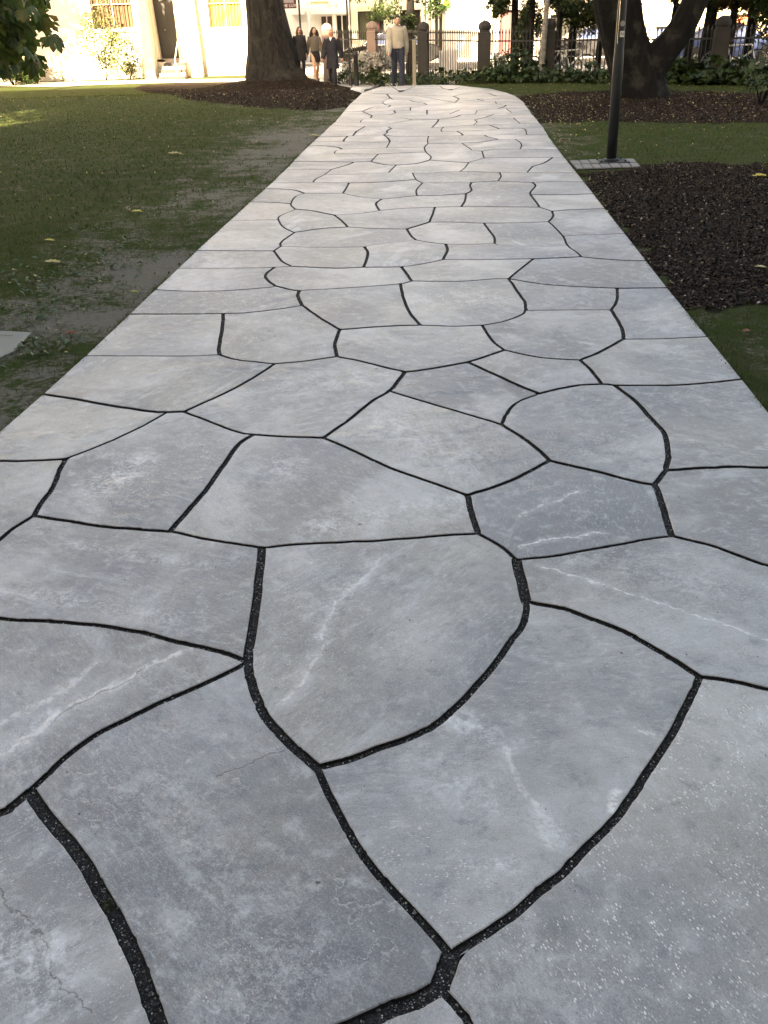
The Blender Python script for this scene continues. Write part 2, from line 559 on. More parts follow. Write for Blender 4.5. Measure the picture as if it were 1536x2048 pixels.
def inset(f, extra=0.0):
    n = len(f); P = [nodes[i] for i in f]; out = []; sd_ = (f[0]*7.3) % 50
    for i in range(n):
        a, b, c = P[i-1], P[i], P[(i+1) % n]
        w1 = max(segs[(f[i-1], f[i])], 0)/2+extra; w2 = max(segs[(f[i], f[(i+1) % n])], 0)/2+extra
        d1 = Vector((b[0]-a[0], b[1]-a[1])); d2 = Vector((c[0]-b[0], c[1]-b[1]))
        if d1.length < 1e-6 or d2.length < 1e-6: continue
        d1.normalize(); d2.normalize(); n1 = Vector((-d1.y, d1.x)); n2 = Vector((-d2.y, d2.x)); cr = d1.x*d2.y-d1.y*d2.x
        B = Vector(b)
        if abs(cr) < .08: out.append(B+(n1*w1+n2*w2)/2); continue
        p1 = B+n1*w1; p2 = B+n2*w2; t = ((p2-p1).x*d2.y-(p2-p1).y*d2.x)/cr; q = p1+d1*t
        if (q-B).length > 3*max(w1, w2, 1e-4): q = B+(q-B).normalized()*3*max(w1, w2, 1e-4)
        if b[1] < 7 and w1 > 0: nz = mnoise.noise(Vector((q.x*34, q.y*34, sd_)))*.0016+mnoise.noise(Vector((q.x*95, q.y*95, sd_)))*.0011; q = q+(n1+n2)*nz
        out.append(q)
    # drop the points of loops and spikes: a point must keep its distance from every side of the cell
    Q = np.array([(q.x, q.y) for q in out]); A_ = np.array(P); B_ = np.roll(A_, -1, 0)
    W_ = np.array([max(segs[(f[i], f[(i+1) % n])], 0)/2+extra for i in range(n)])
    AB = B_-A_; L2 = (AB**2).sum(1)+1e-12; AP = Q[:, None, :]-A_[None]
    t = np.clip((AP*AB[None]).sum(2)/L2, 0, 1); D_ = np.hypot(*(AP-AB[None]*t[:, :, None]).transpose(2, 0, 1))
    ok = (D_ >= W_[None]*.88-.0016).all(1) & inpoly(Q[:, 0], Q[:, 1], P) if W_.max() > 0.0001 and len(out) > 3 else np.ones(len(out), bool)
    edge = (W_ <= .0001)
    if edge.any(): ok = ok | ((D_-0.004 < 0) & edge[None]).any(1) & (D_[:, ~edge] >= W_[None, ~edge]*.88-.0016).all(1)
    res = [q for q, k in zip(out, ok) if k]
    if len(res) < 3: return out
    # take the point off the corners
    fin = []; m = len(res)
    for i in range(m):
        a, b, c = res[i-1], res[i], res[(i+1) % m]; d1 = b-a; d2 = c-b
        if d1.length < 1e-5: continue
        if d2.length < 1e-5: fin.append(b); continue
        cr = (d1.x*d2.y-d1.y*d2.x)/(d1.length*d2.length)
        if cr > .5 and b.y < 12:
            r1 = min(.012, d1.length*.4); r2 = min(.012, d2.length*.4); fin += [b-d1.normalized()*r1, b+(d2.normalized()*r2-d1.normalized()*r1)*.25, b+d2.normalized()*r2]
        else: fin.append(b)
    return fin
# ------------------------------------------------------------ stone, earth and grass materials
def stone_mat(name, marks=()):
    t = NT(name); co = t.coord(); rnd = t.oinfo('Random')
    off = t.vmath('SCALE', (17.3, -9.1, 5.7), scale=t.math('MULTIPLY', rnd, 9.0))
    rot = t.n.new('ShaderNodeVectorRotate'); rot.rotation_type = 'Z_AXIS'; t.inp(rot, 0, co); t.inp(rot, 'Angle', t.math('MULTIPLY', rnd, 31.0))
    v = t.vmath('ADD', rot.outputs[0], off)
    r2 = t.math('FRACT', t.math('MULTIPLY', rnd, 57.3)); r3 = t.math('FRACT', t.math('MULTIPLY', rnd, 131.7))
    # tone of the slab
    base = t.cramp(rnd, [(0, (.215,.209,.200)), (.2, (.340,.328,.308)), (.4, (.415,.398,.366)), (.6, (.270,.268,.266)), (.8, (.370,.357,.333)), (1, (.43,.413,.380))])
    tone = t.ramp(t.noise(v, .85, 4, .55, .7), .36, .64, .76, 1.32); base = t.mix(1.0, base, t.n_comb(tone), 'MULTIPLY')
    # clouds: broad soft patches, streaks along the bedding, mineral bloom
    cl = t.noise(v, 1.3, 5, .6, .6); c = t.mix(t.ramp(cl, .3, .7), t.mix(.5, base, (.17,.18,.20), 'MIX'), base)
    c = t.mix(t.math('MULTIPLY', t.ramp(cl, .50, .68), .75), c, (.52,.515,.505))
    hue = t.noise(v, .9, 3, .5); c = t.mix(t.math('MULTIPLY', t.ramp(hue, .45, .72), .38), c, (.24,.258,.295)); c = t.mix(t.math('MULTIPLY', t.ramp(hue, .52, .28), .5), c, (.36,.335,.29))
    st = t.noise(t.mapping(v, scale=(1, 3.6, 1)), 2.3, 9, .66, 1.1)
    zs = t.ramp(t.noise(v, 1.7, 3), .42, .62)
    c = t.mix(t.math('MULTIPLY', t.math('MULTIPLY', t.ramp(st, .50, .70), zs), t.ramp(r2, 0, 1, .45, 1.0)), c, (.53,.535,.54))
    c = t.mix(t.math('MULTIPLY', t.ramp(st, .50, .26), t.ramp(r3, 0, 1, .15, .5)), c, (.17,.175,.185))
    mid = t.noise(v, 14, 6, .7, .3); c = t.mix(t.math('MULTIPLY', t.ramp(mid, .50, .70), .50), c, (.58,.58,.58)); c = t.mix(t.math('MULTIPLY', t.ramp(mid, .48, .28), .50), c, (.13,.135,.145))
    fs = t.noise(t.mapping(v, scale=(1, 3.2, 1)), 30, 6, .72, .4); zf = t.ramp(t.noise(v, 3.1, 4), .38, .62, .25, 1.0)
    c = t.mix(t.math('MULTIPLY', t.math('MULTIPLY', t.ramp(fs, .53, .68), zf), .46), c, (.64,.64,.63)); c = t.mix(t.math('MULTIPLY', t.math('MULTIPLY', t.ramp(fs, .46, .32), zf), .36), c, (.11,.115,.125))
    grain = t.noise(v, 240, 2, .6); c = t.mix(t.math('MULTIPLY', t.ramp(grain, .48, .80), .32), c, (.62,.62,.62)); c = t.mix(t.math('MULTIPLY', t.ramp(grain, .48, .2), .42), c, (.08,.08,.09))
    # white flecks where the face has spalled, dark pin holes
    fl = t.math('ADD', t.voro(t.mapping(v, scale=(1, 2.2, 1)), 85, 'F1'), t.math('MULTIPLY', t.math('SUBTRACT', t.noise(v, 60, 3), .45), .9)); zone = t.ramp(t.noise(v, 2.6, 3), .49, .66)
    flm = t.math('MULTIPLY', t.ramp(fl, .20, .10), zone); c = t.mix(t.math('MULTIPLY', flm, .85), c, (.78,.78,.76))
    pin = t.math('MULTIPLY', t.ramp(t.voro(v, 34, 'F1'), .10, .05), t.ramp(t.noise(v, 3.3, 2), .50, .62)); c = t.mix(t.math('MULTIPLY', pin, .6), c, (.06,.06,.065))
    gum = t.voro(v, 2.1, 'F1'); c = t.mix(t.math('MULTIPLY', t.ramp(gum, .028, .016), .7), c, (.07,.072,.07))
    # hairline calcite threads
    th = t.noise(v, 2.6, 7, .62, .3); th2 = t.math('ABSOLUTE', t.math('SUBTRACT', th, .5)); thm = t.math('MULTIPLY', t.ramp(th2, .010, .001), t.ramp(t.noise(v, 1.1, 2), .55, .66))
    c = t.mix(t.math('MULTIPLY', thm, .35), c, (.60,.60,.58))
    # cleft terraces: flake-edge highlights painted into the colour, with a dark line beside
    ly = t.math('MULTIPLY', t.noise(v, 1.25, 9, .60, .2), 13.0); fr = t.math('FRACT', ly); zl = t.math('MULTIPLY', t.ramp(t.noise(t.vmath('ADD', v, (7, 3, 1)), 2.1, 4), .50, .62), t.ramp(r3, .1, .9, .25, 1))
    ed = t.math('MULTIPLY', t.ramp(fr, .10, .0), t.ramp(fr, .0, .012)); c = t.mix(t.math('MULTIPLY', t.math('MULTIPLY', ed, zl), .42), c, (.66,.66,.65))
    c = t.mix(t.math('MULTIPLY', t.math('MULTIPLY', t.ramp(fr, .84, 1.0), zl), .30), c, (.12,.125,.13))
    steps = t.math('MULTIPLY', t.math('SUBTRACT', t.math('FLOOR', ly), t.math('MULTIPLY', t.ramp(fr, .08, 0), 1.0)), .32)
    h = t.math('ADD', t.math('MULTIPLY', mid, .5), t.math('MULTIPLY', st, .6)); h = t.math('ADD', t.math('ADD', h, t.math('MULTIPLY', grain, .22)), t.math('MULTIPLY', steps, zl))
    wig = t.vmath('SUBTRACT', t.noise(co, 6, 5, .6, 0, 1), (.5,.5,.5)); wig = t.vmath('SCALE', wig, scale=.13)
    wig2 = t.vmath('SCALE', t.vmath('SUBTRACT', t.noise(co, 40, 3, .6, 0, 1), (.5,.5,.5)), scale=.02)
    cow = t.vmath('MULTIPLY', t.vmath('ADD', t.vmath('ADD', co, wig), wig2), (1, 1, 0))
    for kind, pts, w, amt in marks:
        for a, b in (zip(pts, pts[1:]) if len(pts) > 1 else [(pts[0], (pts[0][0]+.001, pts[0][1]))]):
            A = Vector((a[0], a[1], 0)); B = Vector((b[0], b[1], 0)); AB = B-A
            pa = t.vmath('SUBTRACT', cow if kind != 'spot' else t.vmath('MULTIPLY', t.vmath('ADD', co, wig2), (1, 1, 0)), tuple(A)); k = t.math('DIVIDE', t.vmath('DOT_PRODUCT', pa, tuple(AB), out=1), max(AB.length_squared, 1e-6), clamp=True)
            d = t.vmath('LENGTH', t.vmath('SUBTRACT', pa, t.vmath('SCALE', tuple(AB), scale=k)), out=1)
            if kind == 'vein':
                f = t.math('MULTIPLY', t.ramp(d, w, w*.15), amt); f = t.math('MULTIPLY', f, t.ramp(t.noise(v, 34, 6, .75), .40, .56))
                halo = t.math('MULTIPLY', t.ramp(d, w*4, w*.5), amt*.28); c = t.mix(halo, c, (.56,.56,.56)); c = t.mix(f, c, (.78,.775,.76)); h = t.math('ADD', h, t.math('MULTIPLY', f, .7))
            elif kind == 'crack':
                f = t.math('MULTIPLY', t.ramp(d, w, w*.3), amt); c = t.mix(f, c, (.10,.105,.11)); h = t.math('SUBTRACT', h, t.math('MULTIPLY', f, 1.2))
            elif kind == 'bloom':
                f = t.math('MULTIPLY', t.math('MULTIPLY', t.ramp(d, w, 0), amt), t.math('ADD', t.math('MULTIPLY', t.ramp(t.noise(v, 11, 8, .72, .4), .47, .58), .6), t.math('MULTIPLY', t.ramp(t.noise(v, 60, 4, .7), .48, .6), .5))); c = t.mix(f, c, (.68,.68,.68))
            elif kind == 'fleck':
                ff = t.math('ADD', t.voro(t.mapping(v, scale=(1, 2.3, 1)), 78, 'F1'), t.math('MULTIPLY', t.math('SUBTRACT', t.noise(v, 70, 3), .42), 1.3)); f = t.math('MULTIPLY', t.math('MULTIPLY', t.ramp(ff, .42, .18), t.ramp(d, w, w*.3)), amt); f = t.math('MULTIPLY', f, t.ramp(t.noise(v, 18, 3), .40, .60)); c = t.mix(f, c, (.80,.79,.76)); h = t.math('ADD', h, t.math('MULTIPLY', f, .4))
            else:
                f = t.math('MULTIPLY', t.ramp(d, w, w*.6), amt); c = t.mix(f, c, (.055,.058,.055))
    rough = t.ramp(t.math('ADD', mid, st), .6, 1.4, .46, .68)
    nm = t.bump(h, .5, .006)
    big = t.noise(v, 2.2, 3); nm = t.bump(big, .25, .03, nm)
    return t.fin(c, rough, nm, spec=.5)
STONE = stone_mat('flagstone')
tb = NT('joint_sand'); c = tb.coord(); sp = tb.voro(c, 160, 'F1', 'Color'); nb = tb.noise(c, 90, 5)
cc = tb.mix(tb.ramp(nb, .35, .7), (.010,.010,.010), (.035,.034,.033))
SAND = tb.fin(cc, .85, tb.bump(nb, .9, .01), spec=.25)
tg = NT('ground_earth_and_turf'); c = tg.coord()
dirt = tg.attr('dirt'); mul = tg.attr('mulch')
n1 = tg.noise(c, 3.5, 6, .65); n2 = tg.noise(c, 22, 6, .7); n3 = tg.noise(c, 120, 3, .7)
grn = tg.mix(n2, (.026,.046,.012), (.048,.072,.020)); grn = tg.mix(tg.ramp(n1, .35, .65), grn, (.060,.066,.028))
ear = tg.mix(n2, (.115,.107,.088), (.215,.203,.175)); ear = tg.mix(tg.math('MULTIPLY', tg.ramp(n3, .55, .75), .7), ear, (.03,.027,.02))
dd = tg.ramp(tg.math('ADD', dirt, tg.math('MULTIPLY', tg.math('SUBTRACT', tg.math('ADD', n2, n1), 1.0), 2.0)), .28, .85)
col = tg.mix(dd, grn, ear)
mc = tg.mix(tg.noise(c, 60, 5, .75), (.008,.006,.005), (.040,.029,.022))
col = tg.mix(tg.ramp(tg.math('ADD', mul, tg.math('MULTIPLY', tg.math('SUBTRACT', n2, .5), .5)), .40, .60), col, mc)
GROUND = tg.fin(col, .95, tg.bump(tg.math('ADD', n2, tg.math('MULTIPLY', n3, .6)), 1.0, .03), spec=.03)

# ------------------------------------------------------------ areas of the ground
def vnoise(x, y, s, seed=0):
    r = np.random.default_rng(seed).random((256, 256)); X = x/s; Y = y/s
    i = np.floor(X).astype(int); j = np.floor(Y).astype(int); fx = X-i; fy = Y-j; fx = fx*fx*(3-2*fx); fy = fy*fy*(3-2*fy)
    g = lambda a, b: r[a % 256, b % 256]
    return (g(i, j)*(1-fx)+g(i+1, j)*fx)*(1-fy)+(g(i, j+1)*(1-fx)+g(i+1, j+1)*fx)*fy
OUT = [gpt(p) for p in LEFT+BOTTOM[1:-1]+RIGHT[::-1][:-1]]
pp = lambda *pts: [gpt(p) for p in pts]
# second path behind the trunk: along the building and back to the gate
BRANCH = pp((-420,186),(-150,178),(0,173),(110,174),(200,170),(300,167),(400,165),(500,164),(600,163.8),(657,163.5),(700,163),(765,164),(760,161),(700,158),(690,150),(686,140),(676,131),(610,131),(600,142),(560,155),(480,158),(300,160),(150,164),(0,166),(-420,176))
MULCH_L = pp((285,170),(330,168),(420,164),(520,163.5),(600,163.9),(655,163.7),(678,172.2),(699,180.2),(724,187.2),(705,204),(690,215),(640,221),(560,217),(500,213),(430,207),(370,198),(300,186),(270,177))
MULCH_R1 = pp((1034,196),(1050,211),(1063,229),(1078,247),(1100,246),(1180,243),(1300,245),(1400,248),(1536,246),(1800,246),(1800,180),(1536,186),(1400,184),(1250,182),(1120,185),(1060,190))
MULCH_R2 = pp((1152,343),(1167,366),(1209,420),(1249,470),(1291,525),(1333,579),(1372,622),(1450,616),(1536,627),(1800,640),(2300,640),(2100,320),(1800,322),(1536,330),(1400,328),(1285,334),(1215,341))
def dist_edge(x, y, pts):
    d = np.full(np.shape(x), 1e9)
    for a, b in zip(pts, pts[1:]):
        ax, ay = a; bx, by = b; L2 = (bx-ax)**2+(by-ay)**2+1e-9; t = np.clip(((x-ax)*(bx-ax)+(y-ay)*(by-ay))/L2, 0, 1)
        d = np.minimum(d, np.hypot(x-ax-t*(bx-ax), y-ay-t*(by-ay)))
    return d
MEDGE = [gpt(p) for p in RIGHT[:6][::-1]+LEFT[:9]]
LEDGE = [gpt(p) for p in LEFT]; REDGE = [gpt(p) for p in RIGHT[6:]]
def dirtf(x, y):
    d = dist_edge(x, y, LEDGE)
    side = sstep(2.3, .1, d)*np.where(x < 1.5, 1, 0)
    a = side*(.20+.62*vnoise(x, y, .9, 3)) + .42*vnoise(x, y, .6, 4)*sstep(9, 1.5, d)*sstep(.3,.8,vnoise(x, y, 2.3, 14))
    p = G(230, 640); a = a + .8*np.exp(-(((x-p.x)/.50)**2+((y-p.y)/.30)**2))
    p = G(340, 540); a = a + .5*np.exp(-(((x-p.x)/.7)**2+((y-p.y)/.8)**2))
    p = G(60, 330); a = a + .22*np.exp(-(((x-p.x)/2.4)**2+((y-p.y)/1.8)**2))
    a = a + .55*sstep(1.0, .0, dist_edge(x, y, REDGE))*vnoise(x, y, .5, 8)
    return np.clip(a, 0, 1)
def mulchf(x, y):
    m = np.zeros(np.shape(x)); wx = x+(vnoise(x, y, .25, 21)-.5)*.35; wy = y+(vnoise(x, y, .25, 22)-.5)*.5
    for P in (MULCH_L, MULCH_R1, MULCH_R2): m = np.maximum(m, inpoly(wx, wy, P).astype(float))
    return m
# ground: one sheet out to the horizon, finer near the camera
xs = np.concatenate([np.linspace(-400, -32, 12), np.arange(-30, 30.01, .14), np.linspace(32, 400, 12)])
ys = np.concatenate([np.linspace(-300, -8, 8), np.arange(-6, 46.01, .14), np.linspace(48, 600, 14)])
XX, YY = np.meshgrid(xs, ys); ZZ = terr(XX, YY)
ZZ = ZZ-.06*(inpoly(XX, YY, OUT) & (YY > 21)) - .04*(inpoly(XX, YY, BRANCH))
nx, ny = len(xs), len(ys); idx = np.arange(nx*ny).reshape(ny, nx)
F = np.stack([idx[:-1, :-1].ravel(), idx[:-1, 1:].ravel(), idx[1:, 1:].ravel(), idx[1:, :-1].ravel()], 1)
me = mesh_np('ground', np.stack([XX.ravel(), YY.ravel(), ZZ.ravel()], 1), F)
for nm_, fn in (('dirt', dirtf), ('mulch', mulchf)):
    at = me.attributes.new(nm_, 'FLOAT', 'POINT'); v_ = np.zeros(XX.shape)
    sel = (np.abs(XX) < 31) & (YY > -7) & (YY < 47); v_[sel] = fn(XX[sel], YY[sel]); at.data.foreach_set('value', v_.ravel().astype(np.float32))
tag(link('ground', me, GROUND, smooth=True), 'park ground of thin turf and bare earth around the paved path', kind='structure')

# ------------------------------------------------------------ the path: bed of dark sand, one mesh for each stone
def sheet(name, P, mat, dz, parent=None, kind='structure', n=0):
    tri = tessellate_polygon([[Vector((x, y, 0)) for x, y in P]])
    me = bpy.data.meshes.new(name); me.from_pydata([(x, y, float(drop(y))+dz) for x, y in P], [], [tuple(t) if area([P[i] for i in t]) > 0 else tuple(t)[::-1] for t in tri]); me.update()
    if n:
        bm = bmesh.new(); bm.from_mesh(me); bmesh.ops.subdivide_edges(bm, edges=bm.edges[:], cuts=n, use_grid_fill=True)
        for v in bm.verts: v.co.z = float(drop(v.co.y))+dz
        bm.to_mesh(me); bm.free()
    o = link(name, me, mat, parent); return tag(o, kind=kind) if kind else o
path = sheet('path', OUT, SAND, .006, n=9)
for v_ in path.data.vertices:
    if v_.co.y > 22: v_.co.z -= .03*min(1, v_.co.y-22)
tag(path, 'wide curving park path of irregular grey flagstones with dark sanded joints')
def near_px(P, px):
    return inpoly(np.array([gpt(px)[0]]), np.array([gpt(px)[1]]), P)[0]
MARKS = {  # a pixel on the stone -> marks, pixels of the photograph
 (780,1300): [('vein', [(560,1425),(602,1385),(640,1285),(690,1195),(775,1120)], .011, .55), ('bloom', [(602,1385),(640,1285),(690,1195),(760,1130)], .05, .5), ('fleck', [(640,1180),(620,1330)], .28, .5), ('bloom', [(610,1220),(690,1170)], .2, .35), ('bloom', [(820,1270)], .2, .3)],
 (1300,1200): [('vein', [(1085,1145),(1200,1175),(1310,1215),(1420,1250),(1540,1290),(1640,1320)], .009, .75), ('bloom', [(1150,1120),(1400,1180)], .2, .4)],
 (150,1400): [('vein', [(-80,1570),(0,1520),(110,1445),(240,1370),(380,1305)], .013, .65), ('bloom', [(-80,1560),(110,1440),(300,1345)], .07, .6), ('crack', [(110,1450),(240,1377),(300,1340)], .005, .4), ('vein', [(-50,1480),(90,1410),(190,1340)], .02, .5)],
 (80,1850): [('crack', [(-40,1740),(20,1805),(95,1900),(130,1975),(185,2040)], .0035, .6), ('bloom', [(0,1900),(100,1990)], .12, 1.0), ('bloom', [(100,1880),(130,1910)], .06, 1.0), ('fleck', [(0,1680),(120,1760)], .3, .5)],
 (1000,1600): [('bloom', [(920,1450),(1010,1500)], .07, .9), ('vein', [(1005,1500),(1070,1620),(1110,1700)], .02, .5), ('bloom', [(1080,1640),(1110,1680)], .06, .9), ('bloom', [(880,1560),(960,1600)], .15, .6), ('vein', [(1225,1632),(1240,1590)], .02, .9), ('bloom', [(940,1745),(1020,1740)], .06, .8), ('fleck', [(830,1750),(900,1820)], .25, .7), ('vein', [(1262,1465),(1300,1480)], .008, .8)],
 (1300,1850): [('fleck', [(1430,1480),(1300,1900)], .55, 1.0), ('bloom', [(1500,1450),(1540,1500)], .14, .6), ('bloom', [(1000,1980),(1150,2050)], .2, .3)],
 (450,1650): [('spot', [(636,1776)], .008, .9), ('bloom', [(300,1620),(450,1800)], .3, .35), ('crack', [(440,1560),(560,1510)], .004, .5), ('bloom', [(480,2000),(620,1950)], .2, .4)],
 (650,1000): [('spot', [(720,1056)], .009, .9), ('bloom', [(540,930),(580,950)], .16, .6), ('bloom', [(640,1060),(920,1010)], .18, .7), ('spot', [(410,1010)], .004, .8)],
 (250,1150): [('bloom', [(0,1185),(330,1240)], .08, .6), ('bloom', [(140,1100),(400,1140)], .06, .6)],
 (280,950): [('bloom', [(200,980),(280,930)], .18, .8), ('fleck', [(250,1000),(400,900)], .3, .7)],
 (1150,1040): [('vein', [(1040,1103),(1080,1085),(1210,1074)], .009, .8), ('vein', [(1040,1040),(1160,990)], .008, .6)],
 (1150,860): [('fleck', [(1130,880),(1220,910)], .3, .5)], (850,900): [('bloom', [(780,850),(900,930)], .3, .55)],
 (900,600): [('fleck', [(850,610),(960,600)], .4, .9), ('bloom', [(850,610),(960,600)], .4, .5)],
 (1300,640): [('bloom', [(1370,660)], .3, .4)], (590,800): [('bloom', [(600,780),(720,760)], .35, .5)],
}
stones = 0; pebbles = []; stone_polys = []
for f in faces:
    P0 = [nodes[i] for i in f]
    A = area(P0)
    if A <= 0.004: continue
    P = inset(f)
    if len(P) < 3: continue
    cx = sum(p[0] for p in P)/len(P); cy = sum(p[1] for p in P)/len(P)
    if area([tuple(p) for p in P]) < .2*A and A > .05: print('BAD INSET', A, cx, cy)
    ins2 = []
    for i in range(len(P)):
        d1 = (P[i]-P[i-1]).normalized(); d2 = (P[(i+1) % len(P)]-P[i]).normalized(); nn_ = Vector((-d1.y-d2.y, d1.x+d2.x)); ins2.append(P[i]+(nn_.normalized()*.0025 if nn_.length > .2 else Vector((0, 0))))
    z0 = float(drop(cy)); hgt = .019+random.uniform(-.0014, .0014); tx, ty = random.uniform(-.0012, .0012), random.uniform(-.0012, .0012)
    top = lambda p, d: (p[0]-cx, p[1]-cy, float(drop(p[1]))-z0+hgt-d+tx*(p[0]-cx)+ty*(p[1]-cy))
    n = len(P); V = [(p[0]-cx, p[1]-cy, float(drop(p[1]))-z0+.002) for p in P]+[top(p, .0025) for p in P]+[top(p, 0) for p in ins2]
    Fs = [(i, (i+1) % n, (i+1) % n+n, i+n) for i in range(n)]+[(i+n, (i+1) % n+n, (i+1) % n+2*n, i+2*n) for i in range(n)]
    from mathutils.geometry import delaunay_2d_cdt
    extra_ = []
    if cy > 21 and A > .4:
        bx0, bx1, by0, by1 = min(p[0] for p in ins2), max(p[0] for p in ins2), min(p[1] for p in ins2), max(p[1] for p in ins2)
        gx, gy = [q.ravel() for q in np.meshgrid(np.arange(bx0, bx1, .5), np.arange(by0, by1, .5))]; kk = inpoly(gx, gy, [tuple(p) for p in ins2]); extra_ = [Vector(q) for q in zip(gx[kk], gy[kk])]
    cv_, _, cf_, _, _, _ = delaunay_2d_cdt([Vector((p[0], p[1])) for p in ins2]+extra_, [], [list(range(n))], 1, 1e-5)
    base_ = len(V); V += [top(p, 0) for p in cv_]
    for t_ in cf_:
        t_ = tuple(t_) if area([tuple(cv_[i]) for i in t_]) > 0 else tuple(t_)[::-1]
        Fs.append(tuple(i+base_ for i in t_))
    me = bpy.data.meshes.new('stone'); me.from_pydata(V, [], Fs); me.update()
    mat = STONE
    for px, mk in MARKS.items():
        if near_px(P0, px):
            mat = stone_mat('flagstone_marked', [(k, [(gpt(q)[0]-cx, gpt(q)[1]-cy) for q in pts], w, a) for k, pts, w, a in mk])
    me.materials.append(mat); me.materials.append(SAND); me.polygons.foreach_set('material_index', [1]*n+[0]*(len(me.polygons)-n))
    link('stone', me, None, path, loc=(cx, cy, z0)); stones += 1; stone_polys.append(P)
print('STONES', stones)
# grit lying in the joints
pts = []
for chain, w in polylines[:njoint]:
    if min(p[1] for p in chain) > 7: continue
    for a, b in zip(chain, chain[1:]):
        l = math.hypot(b[0]-a[0], b[1]-a[1]); dn = 1500 if a[1] < 4 else 500
        for _ in range(np.random.default_rng(int(abs(a[0]*1e4))).poisson(l*dn*max(w, .02)/.03)):
            t_ = random.random(); o_ = random.uniform(-.42, .42)*w; dx, dy = (b[0]-a[0])/max(l, 1e-6), (b[1]-a[1])/max(l, 1e-6)
            pts.append((a[0]+(b[0]-a[0])*t_-dy*o_, a[1]+(b[1]-a[1])*t_+dx*o_))
pts = np.array(pts); n = len(pts); s = rng.uniform(.0008, .0026, n); s[rng.random(n) < .03] *= 1.9
octa = np.array([(1,0,0),(0,1,0),(-1,0,0),(0,-1,0),(0,0,.7),(0,0,-.7)], float)
V = octa[None]*s[:, None, None]*rng.uniform(.6, 1.4, (n, 6, 1)); V[:, :, 0] += pts[:, 0:1]; V[:, :, 1] += pts[:, 1:2]; V[:, :, 2] += .0065+s[:, None]*.4
of = np.array([(0,1,4),(1,2,4),(2,3,4),(3,0,4)]); F = (of[None]+np.arange(n)[:, None, None]*6).reshape(-1, 3)
tp = NT('grit'); r = tp.geo('Random Per Island')
GRIT = tp.fin(tp.cramp(r, [(0, (.012,.012,.012)), (.6, (.03,.03,.03)), (.80, (.08,.078,.07)), (.92, (.22,.21,.19)), (1, (.65,.62,.56))]), .7)
tag(link('grit', mesh_np('grit', V.reshape(-1, 3), F), GRIT, path), kind='stuff')
branch = sheet('side_path', BRANCH, simple('pale_paving', (.40,.385,.36), .7, .15, 2.0, bump=.3), .012, n=9)
# ------------------------------------------------------------ materials of the setting
PLASTER = simple('cream_plaster', (.66,.60,.50), .85, .06, 1.5, bump=.15)
WHITE = simple('white_render', (.76,.74,.70), .8, .04, 1.5, bump=.1)
SANDST = simple('buff_stone', (.45,.38,.31), .85, .2, 3, bump=.5)
GRANITE = simple('grey_granite', (.024,.023,.022), .8, .18, 5, bump=.6, bscale=90)
SUNLITST = simple('sunlit_pink_stone', (.27,.20,.17), .85, .22, 4, bump=.6)  # sunlight on the left posts is put into this lighter stone colour
IRON = simple('black_iron', (.012,.012,.013), .5, .2, 20, bump=.2)
DARKWOOD = simple('dark_door_paint', (.030,.022,.018), .5, .2, 4)
DOORGREY = simple('grey_door_paint', (.022,.021,.019), .5, .1, 4)
MAROON = simple('maroon_paint', (.10,.018,.022), .5, .15, 3)
GLASSD = simple('dark_shop_glass', (.025,.026,.024), .12, .3, 2, spec=.6)
OLIVEG = simple('olive_shop_glass', (.09,.095,.07), .15, .35, 1.2, spec=.6)  # grey-green glass of the wide shop window
CURT = simple('brown_curtain', (.075,.045,.024), .9, .35, 8)
CURTY = simple('yellow_curtain', (.34,.23,.055), .9, .25, 5)
ASPH = simple('asphalt', (.07,.07,.072), .9, .2, 30, bump=.4)
PAVE = simple('pavement_slab', (.36,.34,.31), .85, .12, 3, bump=.2)
BRICK = simple('brown_brick_wall', (.16,.09,.06), .9, .25, 3, bump=.4)
def barkmat(name, a, b, sc=7, st=.12):
    t = NT(name); c = t.mapping(t.coord(), scale=(1, 1, st)); n = t.noise(c, sc, 8, .7, .8); n2 = t.noise(t.coord(), 3, 5, .6)
    f = t.noise(c, sc*4, 4, .7)
    col = t.mix(t.ramp(n, .35, .65), a, b); col = t.mix(t.math('MULTIPLY', t.ramp(n2, .5, .7), .4), col, (.06,.062,.045)); col = t.mix(t.math('MULTIPLY', t.ramp(f, .5, .3), .6), col, tuple(v*.35 for v in a))
    return t.fin(col, .92, t.bump(t.math('ADD', n, t.math('MULTIPLY', f, .4)), 1.0, .06), spec=.2)
BARK = barkmat('brown_bark', (.009,.0085,.008), (.027,.0255,.0235), 7, .16)
BARKD = barkmat('dark_rugged_bark', (.002,.002,.002), (.007,.0065,.006), 9, .3)
BARKB = barkmat('silver_birch_bark', (.16,.155,.14), (.34,.33,.29), 6, 2.0)
LEAF_DARK = leafmat('dark_green_leaf', [(.016,.032,.010), (.03,.055,.016), (.045,.075,.02), (.024,.044,.018)], .25)
LEAF_CHES = leafmat('chestnut_leaf', [(.05,.09,.02), (.09,.14,.03), (.13,.16,.04), (.07,.11,.03), (.20,.15,.04)], .5)
LEAF_PALE = leafmat('pale_shrub_leaf', [(.07,.10,.03), (.11,.14,.05), (.16,.17,.07), (.09,.11,.04)], .4)
LEAF_RUST = leafmat('autumn_rust_leaf', [(.10,.035,.012), (.05,.055,.018), (.14,.06,.02), (.035,.05,.016)], .35)
LEAF_BIRCH = leafmat('birch_leaf', [(.035,.055,.016), (.07,.085,.022), (.11,.11,.03), (.03,.045,.015)], .4)
PETAL = leafmat('white_petal', [(.62,.60,.55), (.75,.73,.68), (.5,.48,.46)], .4)

